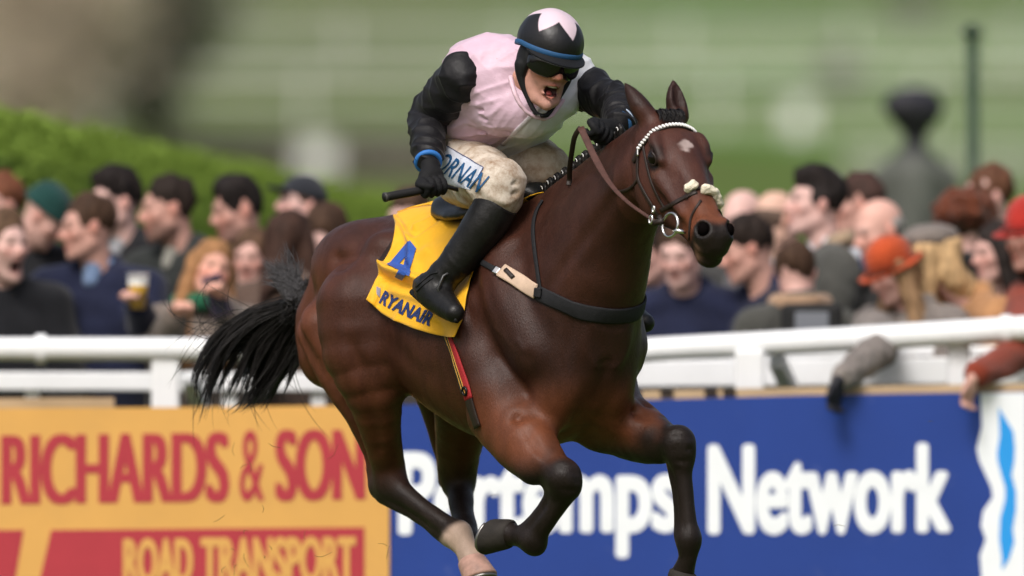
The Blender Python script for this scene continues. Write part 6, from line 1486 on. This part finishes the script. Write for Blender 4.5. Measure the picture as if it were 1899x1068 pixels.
# breeches
F = Field(np.min([P(780, 430, 0.6), P(780, 430, -0.4)], 0), np.max([P(1090, 220, 0.6), P(1090, 220, -0.4)], 0), 0.0046)
F.ell(P(878, 282, 0.26), (0.15, 0.13, 0.11), k=0.03)
F.tube([pt(850, 292, 0.20, 0.112), pt(868, 318, 0.06, 0.102), pt(895, 330, -0.06, 0.092), pt(925, 345, -0.18, 0.073)], k=0.04, n=10)
F.tube([pt(925, 345, -0.18, 0.073), pt(926, 366, -0.185, 0.062)], k=0.03)
F.tube([pt(935, 288, 0.30, 0.110), pt(975, 302, 0.18, 0.094), pt(1008, 318, 0.08, 0.076)], k=0.04, n=8)
F.tube([pt(1010, 318, 0.08, 0.075), pt(1006, 345, 0.12, 0.062)], k=0.03)
tr, tl = P(925, 345, -0.18) - P(850, 292, 0.2), P(1010, 318, 0.08) - P(935, 288, 0.3)
F.add(wrinkle(90, tr + np.array([0.0, 0, 0.25]), 34.0, 9.0, 0.0062)); F.add(wrinkle(94, np.array([0.4, 0, 1.0]), 75.0, 18.0, 0.0034))
for a, b in (((905, 360), (958, 358)), ((900, 350), (955, 340)), ((830, 345), (880, 372)), ((838, 335), (870, 345)), ((985, 340), (1035, 330)), ((995, 350), (1030, 345)), ((950, 270), (930, 300))):
    Yk = -0.24 if a[0] < 960 and a[0] > 890 else (-0.05 if a[0] < 890 else 0.02)
    F.dent([P(*a, Yk), P((a[0] + b[0]) / 2, (a[1] + b[1]) / 2 + 4, Yk), P(*b, Yk)], 0.009, 0.008)
v, q = F.mesh(1); px, py = to_px(v)
cr = np.array((0.58, 0.51, 0.43)); mudc = np.array((0.30, 0.205, 0.13)); nn = Noise(99)(v[:, 0], v[:, 1], v[:, 2], 22.0) * 0.5 + 0.5
m_ = np.clip((px - 955) / 40, 0, 1) * (0.15 + 0.65 * nn) + np.clip((300 - py) / 40, 0, 1) * 0.40 * nn
col = cr + (mudc - cr) * np.clip(m_, 0, 0.9)[:, None]
br = mesh_obj('breeches', v, q, M_BREECH, jockey, col=col)
BR_BVH = BVHTree.FromPolygons([tuple(p) for p in v], [tuple(int(k) for k in f) for f in q])
decal('breeches_panel', [(800, 268), (822, 268), (896, 311), (872, 352), (845, 345), (800, 330)], [(0, 1, 2, 3, 4, 5)], BR_BVH, mat('pale blue panel', (0.52, 0.55, 0.62), rough=0.6, vary=0.08, vscale=40), br, 0.0016, sub=6)
for a, b in (((822, 267), (897, 311)), ((897, 311), (886, 331))):
    d = np.array(b, float) - a; nrm = np.array((-d[1], d[0])) / np.linalg.norm(d) * 0.7
    decal('panel_stitch', [tuple(np.array(a) + nrm), tuple(np.array(b) + nrm), tuple(np.array(b) - nrm), tuple(np.array(a) - nrm)], [(0, 1, 2, 3)], BR_BVH, M_NAVY, br, 0.0030, sub=6)
v2, f2 = place_text('DORNAN', 788, 302, math.radians(29), 46, 0.56, 0.012, 1.02)
ang = math.radians(29); v2[:, 0] += (v2[:, 1] - (302 + (v2[:, 0] - 788) * math.tan(ang))) * -0.22 
decal('lettering', v2, f2, BR_BVH, mat('teal blue print', (0.012, 0.075, 0.19), rough=0.6), br, 0.0034, sub=3)
# boots
def boot(leg, foot, seed, hi=0.0040):
    A = np.array(leg)[:, :3]; B = np.array(foot)[:, :3]
    F = Field(np.minimum(A.min(0), B.min(0)) - 0.09, np.maximum(A.max(0), B.max(0)) + 0.09, hi)
    F.tube(leg, k=0.02, n=14); F.tube(foot, k=0.03, n=10)
    ax = A[0] - A[-1]; w = wrinkle(seed, ax, 95.0, 20.0, 0.0045); an = A[-1]
    F.add(lambda X, Y, Z: w(X, Y, Z) * np.exp(-((X - an[0]) ** 2 + (Y - an[1]) ** 2 + (Z - an[2]) ** 2) / 0.11 ** 2))
    top = A[0]; tx = unit(ax); F.cut(lambda X, Y, Z: (X - top[0]) * tx[0] + (Y - top[1]) * tx[1] + (Z - top[2]) * tx[2] - 0.012)
    v, q = F.mesh(1); return mesh_obj('boot', v, q, M_BOOT, jockey)
bo = boot([pt(922, 378, -0.19, 0.069), pt(900, 415, -0.185, 0.068), pt(868, 460, -0.165, 0.060), pt(835, 500, -0.15, 0.052), pt(808, 528, -0.125, 0.047)],
     [pt(788, 533, -0.08, 0.040), pt(800, 545, -0.13, 0.046), pt(822, 562, -0.19, 0.043), pt(843, 580, -0.265, 0.031)], 110)
MB().tube(np.array([(*P(764, 541, -0.06), 0.010), (*P(782, 556, -0.11), 0.012), (*P(805, 572, -0.17), 0.012), (*P(830, 588, -0.24), 0.011), (*P(848, 594, -0.285), 0.010)]), 8).build('sole', mat('black sole', (0.007, 0.007, 0.007), rough=0.6), bo, smooth=True)
BT = BVHTree.FromPolygons([tuple(np.array(p.co) + JB) for p in bo.data.vertices], [tuple(p.vertices) for p in bo.data.polygons])
for path in ([(772, 532), (785, 520), (800, 508), (812, 505)], [(773, 540), (788, 526), (803, 515)]):
    z_ = [hit(a, b, BT) for a, b in spline(np.array(path, float), 12)]; z_ = [(p, n) for p, n in z_ if p is not None]
    if len(z_) > 4: ribbon('boot_seam', [p + n * 0.001 for p, n in z_], [n for p, n in z_], 0.005, 0.004, M_STRAPB, bo)
boot([pt(1002, 352, 0.13, 0.06), (*(HW(np.array((-0.10, -0.33, 1.40)))), 0.058), (*(HW(np.array((-0.12, -0.35, 1.30)))), 0.05), (*(HW(np.array((-0.14, -0.36, 1.22)))), 0.045)],
     [(*(HW(np.array((-0.18, -0.36, 1.19)))), 0.038), (*(HW(np.array((-0.08, -0.37, 1.16)))), 0.042), (*(HW(np.array((0.05, -0.37, 1.12)))), 0.03)], 120, 0.006)
# stirrup iron and leather
st = np.array([(*P(818, 553, -0.205), 0.006), (*P(812, 535, -0.21), 0.0055), (*P(822, 512, -0.20), 0.005), (*P(842, 500, -0.19), 0.005)]); MB().tube(st, 8).build('stirrup', mat('stirrup alloy', (0.06, 0.06, 0.06), rough=0.4, metal=0.7), saddle, smooth=True)

# helmet with its silk cover, band, peak
HR = np.array((0.100, 0.122, 0.106)); hc = L(0, -0.006, 0.045)
F = Field(hc - 0.17, hc + 0.17, 0.0030)
F.ell(hc, HR, JA, k=0.0)
def hl(X, Y, Z, k): return (X - hc[0]) * JA[k][0] + (Y - hc[1]) * JA[k][1] + (Z - hc[2]) * JA[k][2]
F.cut(lambda X, Y, Z: -(hl(X, Y, Z, 2) + 0.018 + 0.16 * np.maximum(-hl(X, Y, Z, 1), 0) * 1.2))
F.ell(L(0, -0.006, 0.030), HR * 0.94, JA, k=0.004, op='s')
n1 = Noise(130); F.add(lambda X, Y, Z: 0.0012 * n1(X, Y, Z, 90.0))
v, q = F.mesh(2); r_ = v - hc; i_, f_, u_ = r_ @ JA[0], r_ @ JA[1], r_ @ JA[2]
# star on the crown
pole = unit(np.array((-0.02, 0.10, 1.0))); lc = np.stack([i_ / HR[0], f_ / HR[1], u_ / HR[2]], 1); lc /= np.linalg.norm(lc, axis=1)[:, None]
ang_ = np.arccos(np.clip(lc @ pole, -1, 1)); e1 = unit(np.cross(pole, (0, 1, 0))); e2 = np.cross(pole, e1)
az = np.arctan2(lc @ e2, lc @ e1); npt = 5
tri = np.abs(((az - math.radians(112)) / (2 * math.pi / npt)) % 1.0 - 0.5) * 2
lim = 0.56 + 0.52 * tri ** 1.1
fac = np.clip((lim - ang_) / 0.03 + 0.5, 0, 1)
col = np.array((0.0085, 0.008, 0.0095)) + (np.array((0.66, 0.52, 0.585)) - np.array((0.0085, 0.008, 0.0095))) * fac[:, None]
helm = mesh_obj('helmet', v, q, M_HELM, jockey, col=col)
bandp = np.array([(*(hc + JA[0] * 1.012 * HR[0] * math.cos(a) * 0.985 + JA[1] * 1.012 * HR[1] * math.sin(a) * 0.985 + JA[2] * (-0.010 - 0.030 * max(-math.sin(a), 0))), 0.0085) for a in np.linspace(0, 2 * math.pi, 60)])
nb = np.array([unit(p[:3] - (hc - JA[2] * 0.01)) for p in bandp]); ribbon('helmet_band', bandp[:, :3], nb, 0.016, 0.006, M_BAND, helm)
# peak
pv, pf = [], []; nA = 25; nR = 6
for kk in range(2):
    for r in range(nR):
        for a in np.linspace(math.radians(20), math.radians(160), nA):
            rr = r / (nR - 1) * 0.040 * math.sin((a - math.radians(20)) / math.radians(140) * math.pi) ** 0.6
            p = hc + JA[0] * (HR[0] + rr * 0.55) * math.cos(a) + JA[1] * (HR[1] + rr) * math.sin(a) + JA[2] * (-0.020 - rr * 0.40 + (0.004 if kk else 0.0))
            pv.append(p)
for kk in range(2):
    for r in range(nR - 1):
        for a in range(nA - 1):
            b = kk * nR * nA + r * nA + a; f4 = (b, b + 1, b + nA + 1, b + nA); pf.append(f4 if kk else f4[::-1])
for a in range(nA - 1): b = (nR - 1) * nA + a; pf.append((b, b + 1, b + 1 + nR * nA, b + nR * nA))
mesh_obj('peak', pv, pf, M_STRAPB, helm)
# harness over ears and jaw
for g in (-1, 1):
    F = Field(L(g * 0.05, 0.02, -0.03) - 0.15, L(g * 0.05, 0.02, -0.03) + 0.15, 0.0036)
    F.ell(L(g * 0.074, -0.006, -0.012), np.array((0.016, 0.040, 0.056)), JA, k=0.01)
    F.tube([(*L(g * 0.078, 0.000, -0.035), 0.021), (*L(g * 0.071, 0.012, -0.075), 0.014), (*L(g * 0.052, 0.030, -0.115), 0.009), (*L(g * 0.022, 0.056, -0.160), 0.0075), (*L(0, 0.062, -0.166), 0.007)], k=0.015, n=10)
    v, q = F.mesh(1); mesh_obj('helmet_harness', v, q, M_STRAPB, helm)
# goggles
F = Field(L(0, 0.06, 0.01) - 0.13, L(0, 0.06, 0.01) + 0.13, 0.0032)
F.prof(L(0, 0.0, -0.006), JA[0], JA[1], JA[2], [-0.086, -0.07, -0.035, 0, 0.035, 0.07, 0.086], [0.018, 0.028, 0.032, 0.029, 0.032, 0.028, 0.018], [-0.018, -0.030, -0.036, -0.022, -0.036, -0.030, -0.018], [0.012, 0.016, 0.020, 0.022, 0.020, 0.016, 0.012],
       k=0.005, ex=2.6, mid=[0.050, 0.072, 0.096, 0.103, 0.096, 0.072, 0.050])
v, q = F.mesh(2); mesh_obj('goggles', v, q, M_LENS, jockey)
